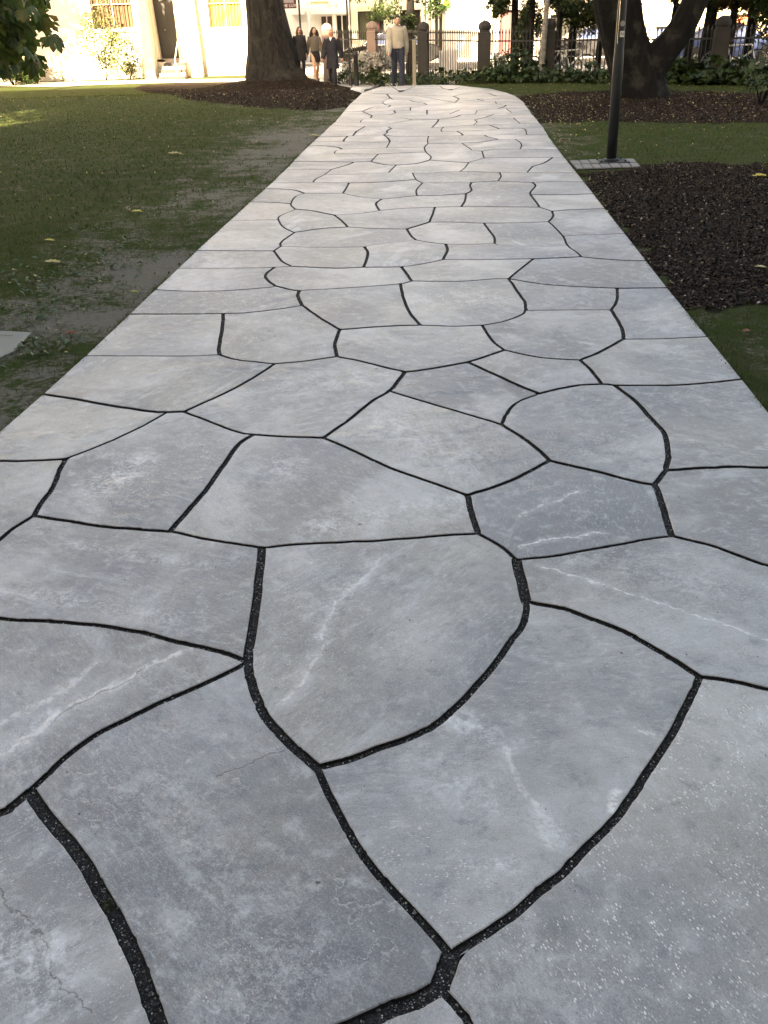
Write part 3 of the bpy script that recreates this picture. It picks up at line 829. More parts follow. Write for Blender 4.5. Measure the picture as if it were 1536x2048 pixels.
# ------------------------------------------------------------ leaves
def rot_rand(n, up=.4):
    nrm = rng.normal(size=(n, 3)); nrm[:, 2] = np.abs(nrm[:, 2])+up; nrm /= np.linalg.norm(nrm, axis=1)[:, None]
    a = rng.normal(size=(n, 3)); a -= (a*nrm).sum(1)[:, None]*nrm; a /= np.linalg.norm(a, axis=1)[:, None]
    return nrm, a, np.cross(nrm, a)
def leaves(P, size, up=.4, asp=.5, var=.35, droop=0.15):
    "folded leaf blades of 2 quads at the points P"
    P = np.asarray(P, float); n = len(P); nrm, a, b = rot_rand(n, up); s = (size*(1+rng.uniform(-var, var, n)))[:, None]
    base = P-a*s*.5; mid = P+nrm*s*.06; tip = P+a*s*.5-nrm*s*droop; l = P+b*s*asp*.5+nrm*s*.12; r = P-b*s*asp*.5+nrm*s*.12
    V = np.stack([base, l, tip, r, mid], 1).reshape(-1, 3); k = np.arange(n)[:, None]*5
    F = np.concatenate([np.concatenate([k, k+4, k+1], 1), np.concatenate([k+4, k+2, k+1], 1), np.concatenate([k, k+3, k+4], 1), np.concatenate([k+4, k+3, k+2], 1)])
    return V, F
def cat(parts):
    Vs, Fs, b = [], [], 0
    for V, F in parts: Vs.append(V); Fs.append(np.asarray(F)+b); b += len(V)
    return np.concatenate(Vs), np.concatenate(Fs)
def blob_points(n, c, r, clumps=10, spread=.33, shell=True):
    c = np.array(c, float); r = np.array(r, float); d = rng.normal(size=(clumps, 3)); d /= np.linalg.norm(d, axis=1)[:, None]
    cc = d*rng.uniform(.25, .85, (clumps, 1)); k = rng.integers(0, clumps, n); q = rng.normal(size=(n, 3)); q /= np.linalg.norm(q, axis=1)[:, None]
    rad = rng.uniform(.55, 1.0, (n, 1)) if shell else rng.uniform(0, 1, (n, 1))**.5
    return c+(cc[k]+q*rad*spread*rng.uniform(.7, 1.3, (clumps, 1))[k])*r
def trunk_mesh(name, axis, rad, n=40, rug=.05, flare=None, seed=0, freq=5, sub=5):
    ax = [tuple(p) for p in catmull([tuple(p) for p in axis], sub)]; R = [q[0] for q in catmull([(r, 0, 0) for r in rad], sub)]
    V = []; F = []
    for i, (p, r) in enumerate(zip(ax, R)):
        p = Vector(p); t = (Vector(ax[min(i+1, len(ax)-1)])-Vector(ax[max(i-1, 0)])).normalized(); s = Vector((1, 0, 0)); s = (s-t*s.dot(t)).normalized(); u = t.cross(s)
        for k in range(n):
            a = 2*math.pi*k/n; dirv = s*math.cos(a)+u*math.sin(a)
            nz = mnoise.noise(Vector((math.cos(a)*freq*.4, math.sin(a)*freq*.4, p.z*.35+seed)))*2.2+mnoise.noise(Vector((math.cos(a)*freq, math.sin(a)*freq, p.z*.9+seed*3)))
            rr = r*(1+rug*nz)
            if flare: rr *= 1+flare*math.exp(-max(p.z-ax[0][2], 0)/.35)*(.5+.9*abs(math.sin(a*2.5+seed)))
            V.append(p+dirv*rr)
    for i in range(len(ax)-1):
        for k in range(n):
            a = i*n+k; b = i*n+(k+1) % n; F.append((a, b, b+n, a+n))
    F.append(tuple((len(ax)-1)*n+k for k in range(n)))
    me = bpy.data.meshes.new(name); me.from_pydata([v[:] for v in V], [], F); me.update(); return me

# ------------------------------------------------------------ structures: street, added shade walls, houses
ST = -.5
def slab(name, x0, x1, y0, y1, z, mat, kind='structure', label=None):
    o = MB().box(x0, x1, y0, y1, z-.2, z).build(name, mat); tag(o, label, kind=kind); return o
slab('street', -4.8, 80, 42.5, 60, -.441, ASPH); slab('pavement', -4.8, 80, 49.4, 52.8, -.33, PAVE)
slab('pavement', -4.8, 80, 39.0, 42.49, -.425, PAVE)
def facade(name, Y, x0, x1, z0, z1, openings, mat, depth=.3, thick=6.0, parent=None):
    "a wall with real openings: front face cut into cells, reveals, sides, back and top"
    X = sorted({x0, x1, *[o[0] for o in openings], *[o[1] for o in openings]}); Z = sorted({z0, z1, *[o[2] for o in openings], *[o[3] for o in openings]})
    b = MB()
    inside = lambda x, z: any(o[0] < x < o[1] and o[2] < z < o[3] for o in openings)
    for xa, xb in zip(X, X[1:]):
        for za, zb in zip(Z, Z[1:]):
            if not inside((xa+xb)/2, (za+zb)/2): b.add([(xa, Y, za), (xb, Y, za), (xb, Y, zb), (xa, Y, zb)], [(0, 1, 2, 3)])
    for a, c, e, g in openings:
        q = [(a, Y, e), (c, Y, e), (c, Y, g), (a, Y, g)]; w = [(x, y+depth, z) for x, y, z in q]
        b.add(q+w, [(0, 4, 5, 1), (1, 5, 6, 2), (2, 6, 7, 3), (3, 7, 4, 0)])
    T = Y+thick
    b.add([(x0, Y, z0), (x0, T, z0), (x0, T, z1), (x0, Y, z1)], [(0, 3, 2, 1)]); b.add([(x1, Y, z0), (x1, T, z0), (x1, T, z1), (x1, Y, z1)], [(0, 1, 2, 3)])
    b.add([(x0, T, z0), (x1, T, z0), (x1, T, z1), (x0, T, z1)], [(0, 3, 2, 1)]); b.add([(x0, Y, z1), (x1, Y, z1), (x1, T, z1), (x0, T, z1)], [(0, 1, 2, 3)])
    return b.build(name, mat, parent)
KEL = math.cos(SUN_AZ)/math.tan(SUN_EL); TAZ = math.tan(SUN_AZ)
def shade_block(x0, x1, Yf, reach, hole=None, label='', mat=BRICK):  # unseen wall added behind the viewpoint to shade path and lawn
    H = (reach-Yf)/KEL
    t = empty('shade_wall', ((x0+x1)/2, Yf-4, 0), label=label, cat='building')
    ox, oy = (x0+x1)/2, Yf-4
    b = MB()
    if hole:
        hx, hz, hw, hh = hole; z0 = hz-hh/2
        b.box(x0-ox, x1-ox, 2, 4, -.3, z0-.25); b.box(x0-ox, hx-hw/2-ox, 3.6, 4, z0-.25, H); b.box(hx+hw/2-ox, x1-ox, 3.6, 4, z0-.25, H)
        b.box(hx-hw/2-ox, hx+hw/2-ox, 3.6, 4, z0-.25, z0); b.box(hx-hw/2-ox, hx+hw/2-ox, 3.6, 4, hz+hh/2, H)
    else: b.box(x0-ox, x1-ox, 2, 4, -.3, H)
    b.build('wall', mat, t)
    w = MB(); fr = MB(); x = x0+2
    wm = MB().box(-.6, .6, 0, .05, 0, 1.9).mesh('window'); wm.materials.append(GLASSD); sm = MB().box(-.75, .75, 0, .2, -.15, 0).mesh('sill'); sm.materials.append(SANDST)
    if x0 < -60:
        while x < x1-1:
            for k in range(3):
                o = bpy.data.objects.new('window', wm); COL.objects.link(o); o.parent = t; o.location = (x-ox, 4.0, 1.2+k*3.4)
                s_ = bpy.data.objects.new('sill', sm); COL.objects.link(s_); s_.parent = o
            x += 3.4
    return t
SP = G(28, 236); hy = -18.0; dY = SP.y-hy  # sun patch on the lawn, let through an opening in the added wall
shade_block(-80, -23.0, hy, 37.0, label='long unseen wall added behind the viewpoint at the left for its shade')
shade_block(-22.9, 34, hy, 40.5, hole=(SP.x-dY*TAZ, dY/KEL, 2.0, 1.9), label='taller unseen shade wall added behind the viewpoint with an opening for the sun patch')

# ---- pale college building on the left
YB = 44.0
def X_(px, py, Y=YB): return PL(px, py, Y).x
def Z_(px, py, Y=YB): return PL(px, py, Y).z
bl = empty('stone_building', (X_(200, 140), YB, -.45), label='sunlit cream plastered building with tall windows and a stepped doorway', cat='building'); bo = Vector(bl.location)
dl, dr = X_(311, 60), X_(352, 60)
w1 = (X_(183, 30), X_(266, 30), Z_(225, 58), 4.2); w2 = (X_(417, 30), X_(484, 30), Z_(440, 56), 4.2)
dz = Z_(345, 118)
ops = [w1, w2, (dl-.15, dr, dz, 3.6)]
LX = lambda o: [(a-bo.x, b-bo.x, c-bo.z, d-bo.z) for a, b, c, d in o]
endx = X_(545, 60)
facade('wall', 0, -24, endx-bo.x, -.2, 5.6, LX(ops), PLASTER, .28, 3, bl)
# doorway recess with a battered left jamb
b = MB(); D0 = .6
bx = lambda x: x-bo.x
b.add([(bx(dl-.15), .0, dz-bo.z), (bx(dl+.0), 0, dz-bo.z), (bx(dl+.0), D0, dz-bo.z), (bx(dl-.15), D0, dz-bo.z), (bx(dl-.15), 0, 3.6-bo.z), (bx(dl-.14), 0, 3.6-bo.z), (bx(dl-.14), D0, 3.6-bo.z), (bx(dl-.15), D0, 3.6-bo.z)], [(0,1,5,4),(1,2,6,5),(2,3,7,6),(4,5,6,7)])
b.box(bx(dr), bx(dr)+.1, .281, D0, dz-bo.z, 3.6-bo.z); b.box(bx(dl-.15), bx(dr), .0, D0, dz-bo.z-.1, dz-bo.z-.002)
b.box(bx(dl-.15), bx(dr), .0, D0, 3.602-bo.z, 3.7-bo.z); b.build('door_recess', PLASTER, bl)
dd = MB().box(bx(dl-.35), bx(dr), D0, D0+.08, dz-bo.z, 3.6-bo.z); dd.box(bx(dl+.38), bx(dl+.41), D0-.01, D0-.001, dz-bo.z, 3.6-bo.z)
door = dd.build('door', DOORGREY, bl)
MB().lathe([(.03, 0), (.04, .03), (.02, .06)], 8, (bx(dl+.3), D0-.06, Z_(325, 62)-bo.z)).build('handle', simple('brass', (.5, .4, .2), .3, metal=1), door)
for (a, c, e, g), mt, fr in ((w1, CURT, None), (w2, CURTY, None)):
    pts = []; nn = 60; V = []; F = []
    for k in range(nn+1):
        x = a+(c-a)*k/nn; y = .24+.05*math.sin(k*1.1)+.02*math.sin(k*2.7); V += [(bx(x), y, e-bo.z), (bx(x), y, g-bo.z)]
    for k in range(nn): F.append((2*k, 2*k+2, 2*k+3, 2*k+1))
    me = bpy.data.meshes.new('curtain'); me.from_pydata(V, [], F)
    wi = MB().box(bx(a)-.08, bx(c)+.08, -.12, .10, e-bo.z-.12, e-bo.z-.002).build('sill', SANDST, bl)
    f = MB(); th = .05
    f.box(bx(a), bx(a)+th, .12, .17, e-bo.z, g-bo.z).box(bx(c)-th, bx(c), .12, .17, e-bo.z, g-bo.z).box(bx((a+c)/2)-.025, bx((a+c)/2)+.025, .12, .17, e-bo.z, g-bo.z)
    for z in (0, .9, 1.8): f.box(bx(a)+th, bx(c)-th, .121, .169, e-bo.z+z, e-bo.z+z+.045)
    fo = f.build('window', simple('bronze_frame', (.12, .08, .05), .5), bl); link('curtain', me, mt, fo)
MB().box(-24, bx(dl)-1.1, -.10, -.002, -.2, .55).build('plinth', SANDST, bl); MB().box(bx(dr)+1.0, endx-bo.x, -.10, -.002, -.2, Z_(450, 122)-bo.z).build('plinth', SANDST, bl)
for px_, w_ in ((300, .45), (398, .42)):       # buttress piers either side of the doorway
    xx = bx(X_(px_, 60)) if px_ > 340 else bx(dl)-.12; yb_ = .8 if px_ < 340 else .7
    MB().add([(xx-w_, -yb_, -.2), (xx+.05, -yb_, -.2), (xx+.05, -.003, -.2), (xx-w_, -.003, -.2), (xx-w_+.1, -.25, 4.4), (xx-.1, -.25, 4.4), (xx-.1, -.003, 4.4), (xx-w_+.1, -.003, 4.4)], [(0,1,5,4),(1,2,6,5),(3,0,4,7),(4,5,6,7)]).build('buttress', PLASTER, bl)
nst = 6; zt = dz-bo.z
for k in range(nst):
    z = zt-.02-k*(zt/nst); MB().box(bx(dl)+.30-.02*k, bx(dr)+.30+.03*k, -.28*(k+1)-.02, -.28*k-.021, -.1, z).build('step', GRANITE if k % 2 else simple('worn_step', (.24,.20,.18), .8), bl)
rl = MB().tube([(bx(dr)+.05, -.1, zt+.75), (bx(dr)+.08, -.6, zt+.55), (bx(dr)+.1, -1.55, .75), (bx(dr)+.1, -1.55, 0)], .022, 8); rl.tube([(bx(dr)+.05, -.1, zt+.75), (bx(dr)+.05, -.1, zt-.1)], .02, 8)
rl.build('handrail', simple('pale_metal', (.5,.48,.42), .4), bl)
MB().tube([(bx(X_(382, 0)), -.06, Z_(382, -60)-bo.z), (bx(X_(384, 60)), -.06, Z_(388, 110)-bo.z)], .035, 8).build('downpipe', simple('yellowish_pipe', (.4,.36,.2), .5), bl)
MB().box(-24.2, endx-bo.x+.2, -.25, 3.1, 5.6, 5.8).build('cornice', SANDST, bl)

# ---- shops across the street
YS = 53.0
sx = lambda px, py=50: X_(px, py, YS); sz = lambda px, py: Z_(px, py, YS)
def shop(name, px0, px1, mat, ops, h, label, extra=None):
    t = empty(name, ((sx(px0)+sx(px1))/2, YS, ST), label=label, cat='shop'); o = Vector(t.location)
    oo = [(sx(a)-o.x, sx(c)-o.x, (sz(a, e)-o.z) if e is not None else 0.02, sz(a, g)-o.z) for a, c, g, e, m_ in ops]
    facade('wall', 0, sx(px0)-o.x, sx(px1)-o.x, -.1, h, oo, mat, .35, 8, t)
    for (a, c, e, g), q in zip(oo, ops):
        w = MB().box(a+.002, c-.002, .33, .38, e+.002, g-.002).build('door' if q[3] is None else 'window', q[4], t)
        f = MB(); f.box(a, a+.07, .2, .329, e, g).box(c-.07, c, .2, .329, e, g).box(a+.07, c-.07, .2, .329, g-.07, g).box((a+c)/2-.03, (a+c)/2+.03, .25, .329, e, g-.07); f.build('frame', WHITE if mat is WHITE else DARKWOOD, w)
    for k in range(max(1, int((sx(px1)-sx(px0))/2.2))):
        x = sx(px0)-o.x+1.1+k*2.2
        if x+.5 < sx(px1)-o.x: MB().box(x-.45, x+.45, -.03, .04, 3.9, 5.6).build('window', GLASSD, t)
    if extra: extra(t, o)
    return t
PINKW = simple('pink_interior_panel', (.50,.22,.16), .6, .25, 3)
def ex1(t, o):
    MB().box(sx(626)-o.x, sx(700)-o.x, -.9, -.02, sz(650, 28)-o.z, sz(650, 16)-o.z).build('awning', WHITE, t)
    MB().box(sx(586)-o.x, sx(612)-o.x, -.5, -.02, sz(600, 29)-o.z, sz(600, 17)-o.z).build('canopy', WHITE, t)
    MB().box(sx(622)-o.x, sx(659)-o.x, -.08, -.02, sz(640, 6)-o.z, sz(640, 3)-o.z).build('sign_bar', simple('ochre_sign_bar', (.55,.35,.15), .6), t)
    MB().box(sx(656)-o.x, sx(676)-o.x, -.10, -.02, sz(660, 18)-o.z, sz(660, 8)-o.z).build('sign_panel', simple('pale_pink_sign', (.7,.45,.40), .6), t)
    for p_ in (620, 669): MB().lathe([(.09, 0), (.09, 2.6), (.12, 2.65), (.12, 2.75)], 10, (sx(p_)-o.x, -.5, .1)).build('column', WHITE, t)
shop('shop_front', 560, 700, WHITE, [(640, 667, 30, 118, simple('dark_maroon_glass', (.055,.022,.022), .3)), (671, 697, 28, 118, GLASSD)], 8.5, 'white shop front with awning and dark maroon windows behind the three walkers', ex1)
def ex2(t, o):
    MB().box(sx(716)-o.x, sx(770)-o.x, -.7, -.02, sz(740, 22)-o.z, sz(740, 14)-o.z).build('canopy', simple('cream_canopy', (.6,.52,.36), .7), t)
    MB().box(sx(755)-o.x, sx(762)-o.x, .12, .19, sz(757, 72)-o.z, sz(757, 24)-o.z).build('door', MAROON, t)
shop('shop_front', 702, 850, simple('cream_render', (.68,.62,.50), .8, .06, 1.5), [(716, 763, 23, 78, OLIVEG), (800, 842, 20, 118, GLASSD)], 7.6, 'cream shop front with a wide olive window and maroon door behind the stone gate post', ex2)
def ex3(t, o):
    s = MB().box(sx(870)-o.x, sx(899)-o.x, -.55, -.35, sz(885, 16)-o.z, sz(885, -14)-o.z).build('sign', simple('green_sign', (.02,.30,.09), .4), t)
    MB().box(sx(873)-o.x, sx(886)-o.x, -.56, -.551, sz(880, 11)-o.z, sz(880, 2)-o.z).build('panel', simple('white_sign_panel', (.8,.82,.85), .4), s)
    MB().box(sx(886.1)-o.x, sx(897)-o.x, -.56, -.551, sz(890, 11)-o.z, sz(890, 2)-o.z).build('panel', simple('yellow_sign_panel', (.75,.75,.05), .4), s)
    for p_, w_ in ((893, .10), (952, .34), (975, .16)): MB().box(sx(p_)-o.x-w_, sx(p_)-o.x+w_, -.3, -.02, 0, 3.4).build('pilaster', WHITE, t)
    # small upright row of characters on the white pilaster
    mk = simple('dark_lettering', (.08,.07,.07), .6)
    for k in range(3):
        g_ = MB(); zz = sz(954, 5+k*4.5)-o.z; x_ = sx(953.5)-o.x
        g_.box(x_-.03, x_+.03, -.306, -.3015, zz-.008, zz+.008).box(x_-.008, x_+.008, -.309, -.3065, zz-.035, zz+.035); g_.build('mark', mk, t)
shop('shop_front', 852, 985, WHITE, [(855, 865, 9, 112, PINKW), (868, 888, 16, None, DARKWOOD), (942, 948, -10, 100, simple('ochre_glass', (.35,.25,.10), .4))], 9.2, 'white shop front with a dark doorway under a green and yellow sign', ex3)
shop('shop_front', 987, 1268, simple('grey_shop_wall', (.20,.17,.15), .8), [(1000, 1040, 20, 112, MAROON), (1100, 1180, 30, 112, GLASSD)], 7.8, 'dull brown shop front half hidden behind the trees at centre right')
shop('shop_front', 1270, 1700, simple('yellow_cream_render', (.70,.60,.42), .8, .08, 1.5), [(1312, 1341, 53, 88, simple('blue_window', (.05,.08,.16), .3)), (1393, 1424, 56, 82, simple('ochre_window', (.30,.19,.07), .4)), (1450, 1500, 30, 90, simple('rust_shop_glass', (.25,.10,.05), .4)), (1560, 1640, 30, 110, GLASSD)], 8.2, 'yellow cream building across the street seen through the fork of the tree')
# hanging pub sign
hs = empty('hanging_sign', (sx(583), YS-2.6, ST), label='maroon hanging sign with white lettering on a post beside the big trunk', cat='sign')
yq = YS-2.6; hx0, hx1 = X_(564, 10, yq)-hs.location.x, X_(593, 10, yq)-hs.location.x; hz0, hz1 = Z_(580, 17, yq)-ST, Z_(580, -30, yq)-ST
MB().box(hx0, hx1, -.06, .06, hz0, hz1).build('board', MAROON, hs)
MB().box(hx0+.1, hx1-.12, -.066, -.061, hz0+.24, hz1-.1).build('picture_panel', simple('grey_picture', (.3,.28,.28), .5), hs)
MB().tube([(hx1+.12, 0, 0), (hx1+.12, 0, hz1+.2), (hx0, 0, hz1+.2)], .05, 8).build('post', IRON, hs)
def text(s, size, mat, parent, loc, rot=(math.pi/2, 0, 0), name='lettering'):
    cu = bpy.data.curves.new(name, 'FONT'); cu.body = s; cu.size = size; cu.extrude = .003; cu.align_x = 'CENTER'; cu.align_y = 'CENTER'
    tmp = bpy.data.objects.new(name, cu); me = bpy.data.meshes.new_from_object(tmp); me.name = name; bpy.data.objects.remove(tmp); me.materials.clear(); me.materials.append(mat)
    o = bpy.data.objects.new(name, me); COL.objects.link(o); o.parent = parent; o.location = loc; o.rotation_euler = rot; return o
text('THE LUXY', .19, WHITE, hs, ((hx0+hx1)/2+.02, -.066, hz0+.12))
# ------------------------------------------------------------ gate and fence
FPOST = [(480, 39.4), (567, 38.6), (655, 37.6), (745, 35.6), (847, 32.6), (969, 29.3), (1097, 28.0), (1254, 26.8), (1441, 25.4), (1662, 24.0), (1900, 22.6)]
def fence_pt(px, py=90):
    d = ray(px, py); w = [(ray(q, 90), D) for q, D in FPOST]; w = [Vector((r.x/r.y*D, D)) for r, D in w]
    k = 0
    while k < len(w)-2 and px > FPOST[k+1][0]: k += 1
    a, b = w[k], w[k+1]; e = b-a; r = Vector((d.x, d.y)).normalized()
    t = (a.x*e.y-a.y*e.x)/(r.x*e.y-r.y*e.x); return Vector((r.x*t, r.y*t, 0))
FA = math.atan2(-.647, 1)
DARKST = simple('dark_weathered_stone', (.022,.020,.018), .9, .3, 4, bump=.7)
posts = []
def post(px, top, label, mat, w=.36):
    p = fence_pt(px); z0 = float(terr(p.x, p.y)); H = Z_(px, top, p.y)-z0
    t = empty('stone_post', (p.x, p.y, z0), FA+.45, label, 'stone post', 'stone posts of the railing'); h = w/2
    s = H-.30
    MB().box(-h, h, -h, h, -.15, s, .02).build('shaft', mat, t)
    MB().box(-h*.86, h*.86, -h*.86, h*.86, s+.001, s+.05, .008).build('neck', mat, t)
    MB().lathe([(h*.96, 0), (h*1.10, .03), (h*1.10, .11), (h*.90, .18), (h*.52, .225), (h*.1, .25)], 8, (0, 0, s+.051), math.pi/8).build('cap', mat, t)
    posts.append(p); return t
P_ = [(567, 48, 'stone gate post mostly hidden behind the great trunk', SUNLITST), (655, 46, 'pinkish stone gate post behind the hooded walker and the man in black', SUNLITST), (745, 42, 'pinkish stone post between the bollard and the man in the pale sweater', SUNLITST), (847, 43, 'grey stone post just right of the man in the pale sweater', GRANITE), (969, 40, 'grey stone post with rounded cap standing alone against the white shop front', GRANITE), (1097, 36, 'dark stone post beside the slim silver trunk', DARKST), (1254, 34, 'stone post behind the forked tree', DARKST), (1441, 30, 'stone post in front of the blue car', DARKST), (1662, 26, 'last stone post at the right end of the railing', GRANITE)]
for px, tp_, lb, mt in P_: post(px, tp_, lb, mt)
bar_me = MB().tube([(0, 0, -.5), (0, 0, 1.18)], .014, 6).lathe([(.014, 1.18), (.028, 1.21), (.003, 1.31)], 6).mesh('bar'); bar_me.materials.append(IRON)
for i, (a, b) in enumerate(zip(posts, posts[1:])):
    L_ = (b-a).length-.40; d = (b-a).normalized(); s = a+d*.20; z0 = float(terr(a.x, a.y)); an = math.atan2(d.y, d.x)
    names = ['hidden behind the trunk', 'behind the three walkers', 'behind the man in the pale sweater', 'in front of the dark doorway', 'between the lone grey post and the silver trunk', 'in front of the white bicycles', 'behind the forked tree', 'in front of the car bonnet']
    names[0] = 'just right of the great trunk'; names[1] = 'behind the man in black and the bollard'; names[2] = 'behind the man in the pale sweater'; names[6] = 'before the blue car roof behind the fork'
    if i == 0: continue
    t = empty('iron_railing', (s.x, s.y, z0), an, 'bay of black iron railing '+names[i], 'railing', 'bays of the iron railing')
    for z in (.12, .96-z0): MB().box(0, L_, -.02, .02, z-.019, z+.019).build('rail', IRON, t)
    nb = int(L_/.105)
    for k in range(nb):
        o = bpy.data.objects.new('bar', bar_me); COL.objects.link(o); o.parent = t; o.location = ((k+.5)*L_/nb, 0, 1.27-1.31-z0)

# ------------------------------------------------------------ street furniture on the path side
p = PL(713, 160, 34.2); p.z = float(terr(p.x, p.y)); bo_ = empty('bollard', p, label='short black bollard standing on the path before the gate', cat='bollard')
MB().lathe([(.085, 0), (.08, .05), (.075, .92), (.08, .93), (.08, 1.06), (.055, 1.09)], 16).build('post', IRON, bo_, True); MB().lathe([(.085, 0), (.08, .035), (.062, .05)], 16).build('foot', IRON, bo_)
q = PL(699, 110, 33.5); sp_ = empty('street_pole', (q.x, q.y, -.35), label='thin black pole rising behind the bollard', cat='pole')
MB().tube([(0, 0, 0), (-.02, 0, 2.2), (-.05, 0, 4.5)], [.035, .03, .03], 8).build('shaft', IRON, sp_); MB().lathe([(.07, 0), (.06, .3), (.035, .36)], 10).build('foot', IRON, sp_)
p = G(1222, 326); LAMPM = simple('grey_green_lamp_paint', (.011,.014,.0145), .5, .1, 6, bump=.1, spec=.5)
lp = empty('lamp_post', p, label='tall dark lamp post with small stickers beside the path', cat='lamp post')
MB().lathe([(.063, 0), (.062, 1.2), (.057, 1.25), (.049, 1.9), (.045, 4.6)], 20).build('pole', LAMPM, lp, True)
lp.rotation_euler = (0, math.radians(-1.0), 0)
MB().box(-.20, .20, -.17, .17, .006, .03, .004).build('base_plate', IRON, lp); MB().lathe([(.10, .03), (.10, .05), (.075, .06)], 20).build('collar', LAMPM, lp)
for a in (-.15, .15):
    for c in (-.12, .12): MB().lathe([(.014, .03), (.014, .05)], 6, (a, c, 0)).build('bolt', IRON, lp)
MB().lathe([(.05, 4.6), (.20, 4.75), (.22, 5.15), (.26, 5.2), (.05, 5.4)], 16).build('lantern', simple('frosted_glass', (.6,.6,.58), .3), lp)
MB().box(.036, .042, -.085, -.07, 1.35, 4.5).build('pole_strip', simple('bright_metal', (.6,.6,.58), .25, metal=1), lp).location = (-.078, .02, 0)  # thin bright metal strip along the pole
zc1 = Z_(1236, 47, p.y)-p.z; zc2 = Z_(1237, 68, p.y)-p.z
s1 = MB().lathe([(.03, 0), (.03, .002)], 16).build('sticker', simple('grey_sticker', (.20,.20,.19), .6), lp); s1.rotation_euler = (math.pi/2, 0, 0); s1.location = (.005, -.0545, zc1)
s2 = MB().box(-.026, .026, -.001, .001, -.032, .032).build('sticker', simple('pale_sticker', (.55,.55,.52), .6), lp); s2.location = (.008, -.0565, zc2)
text('N', .05, IRON, s2, (0, -.003, 0))
# small setts round the foot of the lamp
Q = [G(1138, 324), G(1267, 320.5), G(1282, 337), G(1153, 341.5)]
pad = tag(MB().prism([(v.x, v.y) for v in Q], .002, .012).build('sett_strip', SAND), 'narrow strip of grey setts at the foot of the lamp post', kind='structure')
SETT = simple('grey_sett', (.17,.17,.165), .8, .3, 14, bump=.7)
def bil(u, v): return (Q[0]*(1-u)+Q[1]*u)*(1-v)+(Q[3]*(1-u)+Q[2]*u)*v
rows = [(0, .5, [0, .15, .29, .42, .56, .69, .84, 1]), (.5, 1, [0, .12, .27, .40, .55, .71, .86, 1])]
for v0, v1, us in rows:
    for a, b in zip(us, us[1:]):
        g = .008; c4 = [bil(a+g, v0+.04), bil(b-g, v0+.04), bil(b-g, v1-.04), bil(a+g, v1-.04)]; c4 = [c4[i] for i in (3, 2, 1, 0)]
        m_ = sum(c4, Vector())/4; hh = .028+random.uniform(-.004, .004); V = [(c.x-m_.x, c.y-m_.y, .005) for c in c4]+[(c.x-m_.x, c.y-m_.y, hh-.006) for c in c4]+[((c.x-m_.x)*.9, (c.y-m_.y)*.9, hh) for c in c4]
        MB().add(V, [(0,1,5,4),(1,2,6,5),(2,3,7,6),(3,0,4,7),(4,5,9,8),(5,6,10,9),(6,7,11,10),(7,4,8,11),(8,9,10,11)]).build('sett', SETT, pad, loc=(m_.x, m_.y, 0))
# access cover in the lawn at the left edge
Qc = [G(-95, 660), G(64, 668), G(28, 706), G(-20, 728), G(-150, 745)]
cv = empty('access_cover', (Qc[0]+Qc[2])/2, label='pale concrete access cover sunk in the grass at the left edge', cat='cover'); co_ = Vector(cv.location)
MB().prism([(v.x-co_.x, v.y-co_.y) for v in reversed(Qc)], -.03, .012).build('slab', simple('pale_concrete', (.155,.165,.15), .8, .15, 8, bump=.4), cv)
a, b = G(-60, 674)-co_, G(26, 676)-co_; MB().add([(a.x, a.y, .016), (b.x, b.y, .016), (b.x, b.y+.014, .016), (a.x, a.y+.014, .016)], [(0,1,2,3)]).build('slot', IRON, cv)
# small stake by the sunlit path
p = G(128, 163); st_ = empty('stake', p, label='short thin dark stake in the sunlit strip at left', cat='stake'); MB().tube([(0, 0, 0), (-.08, 0, .5)], [.05, .03], 8).build('shaft', simple('dark_green_wood', (.05,.07,.03), .8), st_)
q = PL(828, 110, 29.6); wp = empty('wooden_post', (q.x, q.y, -.2), label='thin pale wooden post just behind the man in the pale sweater', cat='post'); MB().box(-.05, .05, -.05, .05, 0, 1.25, .008).build('shaft', simple('pale_wood', (.34,.30,.22), .8, .2), wp)

# ------------------------------------------------------------ the great trunk at the left
def treething(name, loc, label, cat='tree', group=None): return empty(name, loc, label=label, cat=cat, group=group)
Yt = TREE_L.y; pz = float(terr(TREE_L.x, Yt))
tl = treething('broad_tree', (TREE_L.x, Yt, pz), 'massive old trunk with flared roots on the dark mound left of the path')
def axl(px, py): v = PL(px, py, Yt); return (v.x-TREE_L.x, 0, v.z-pz)
ax = [axl(551, 176), axl(549, 160), axl(545, 140), axl(542, 100), axl(534, 50), axl(527, 0), axl(522, -60), (-.25, .1, 4.3), (-.3, .2, 6)]
ax[0] = (ax[0][0], 0, -.35)
W = lambda px: px*25.3/1750
link('trunk', trunk_mesh('trunk', ax, [1.22, 1.02, .90, .775, .675, .61, .60, .62, .5], 72, .045, .20, 2.0, 6), BARK, tl, True)
for k, (dx, dy) in enumerate([(-1, .3), (.9, -.2), (.2, 1), (-.3, -.9)]):
    MB().tube([(-.3, .1, 4.2), (-.3+dx*1.2, .1+dy*1.2, 6), (-.3+dx*2.8, dy*2.8, 8)], [.32, .22, .08], 10).build('limb', BARK, tl)
V, F = leaves(blob_points(9000, (-.3, 0, 9.0), (6, 6, 3.8), 26, .3), .30, .3, .6); link('crown', mesh_np('crown', V, F), LEAF_DARK, tl)
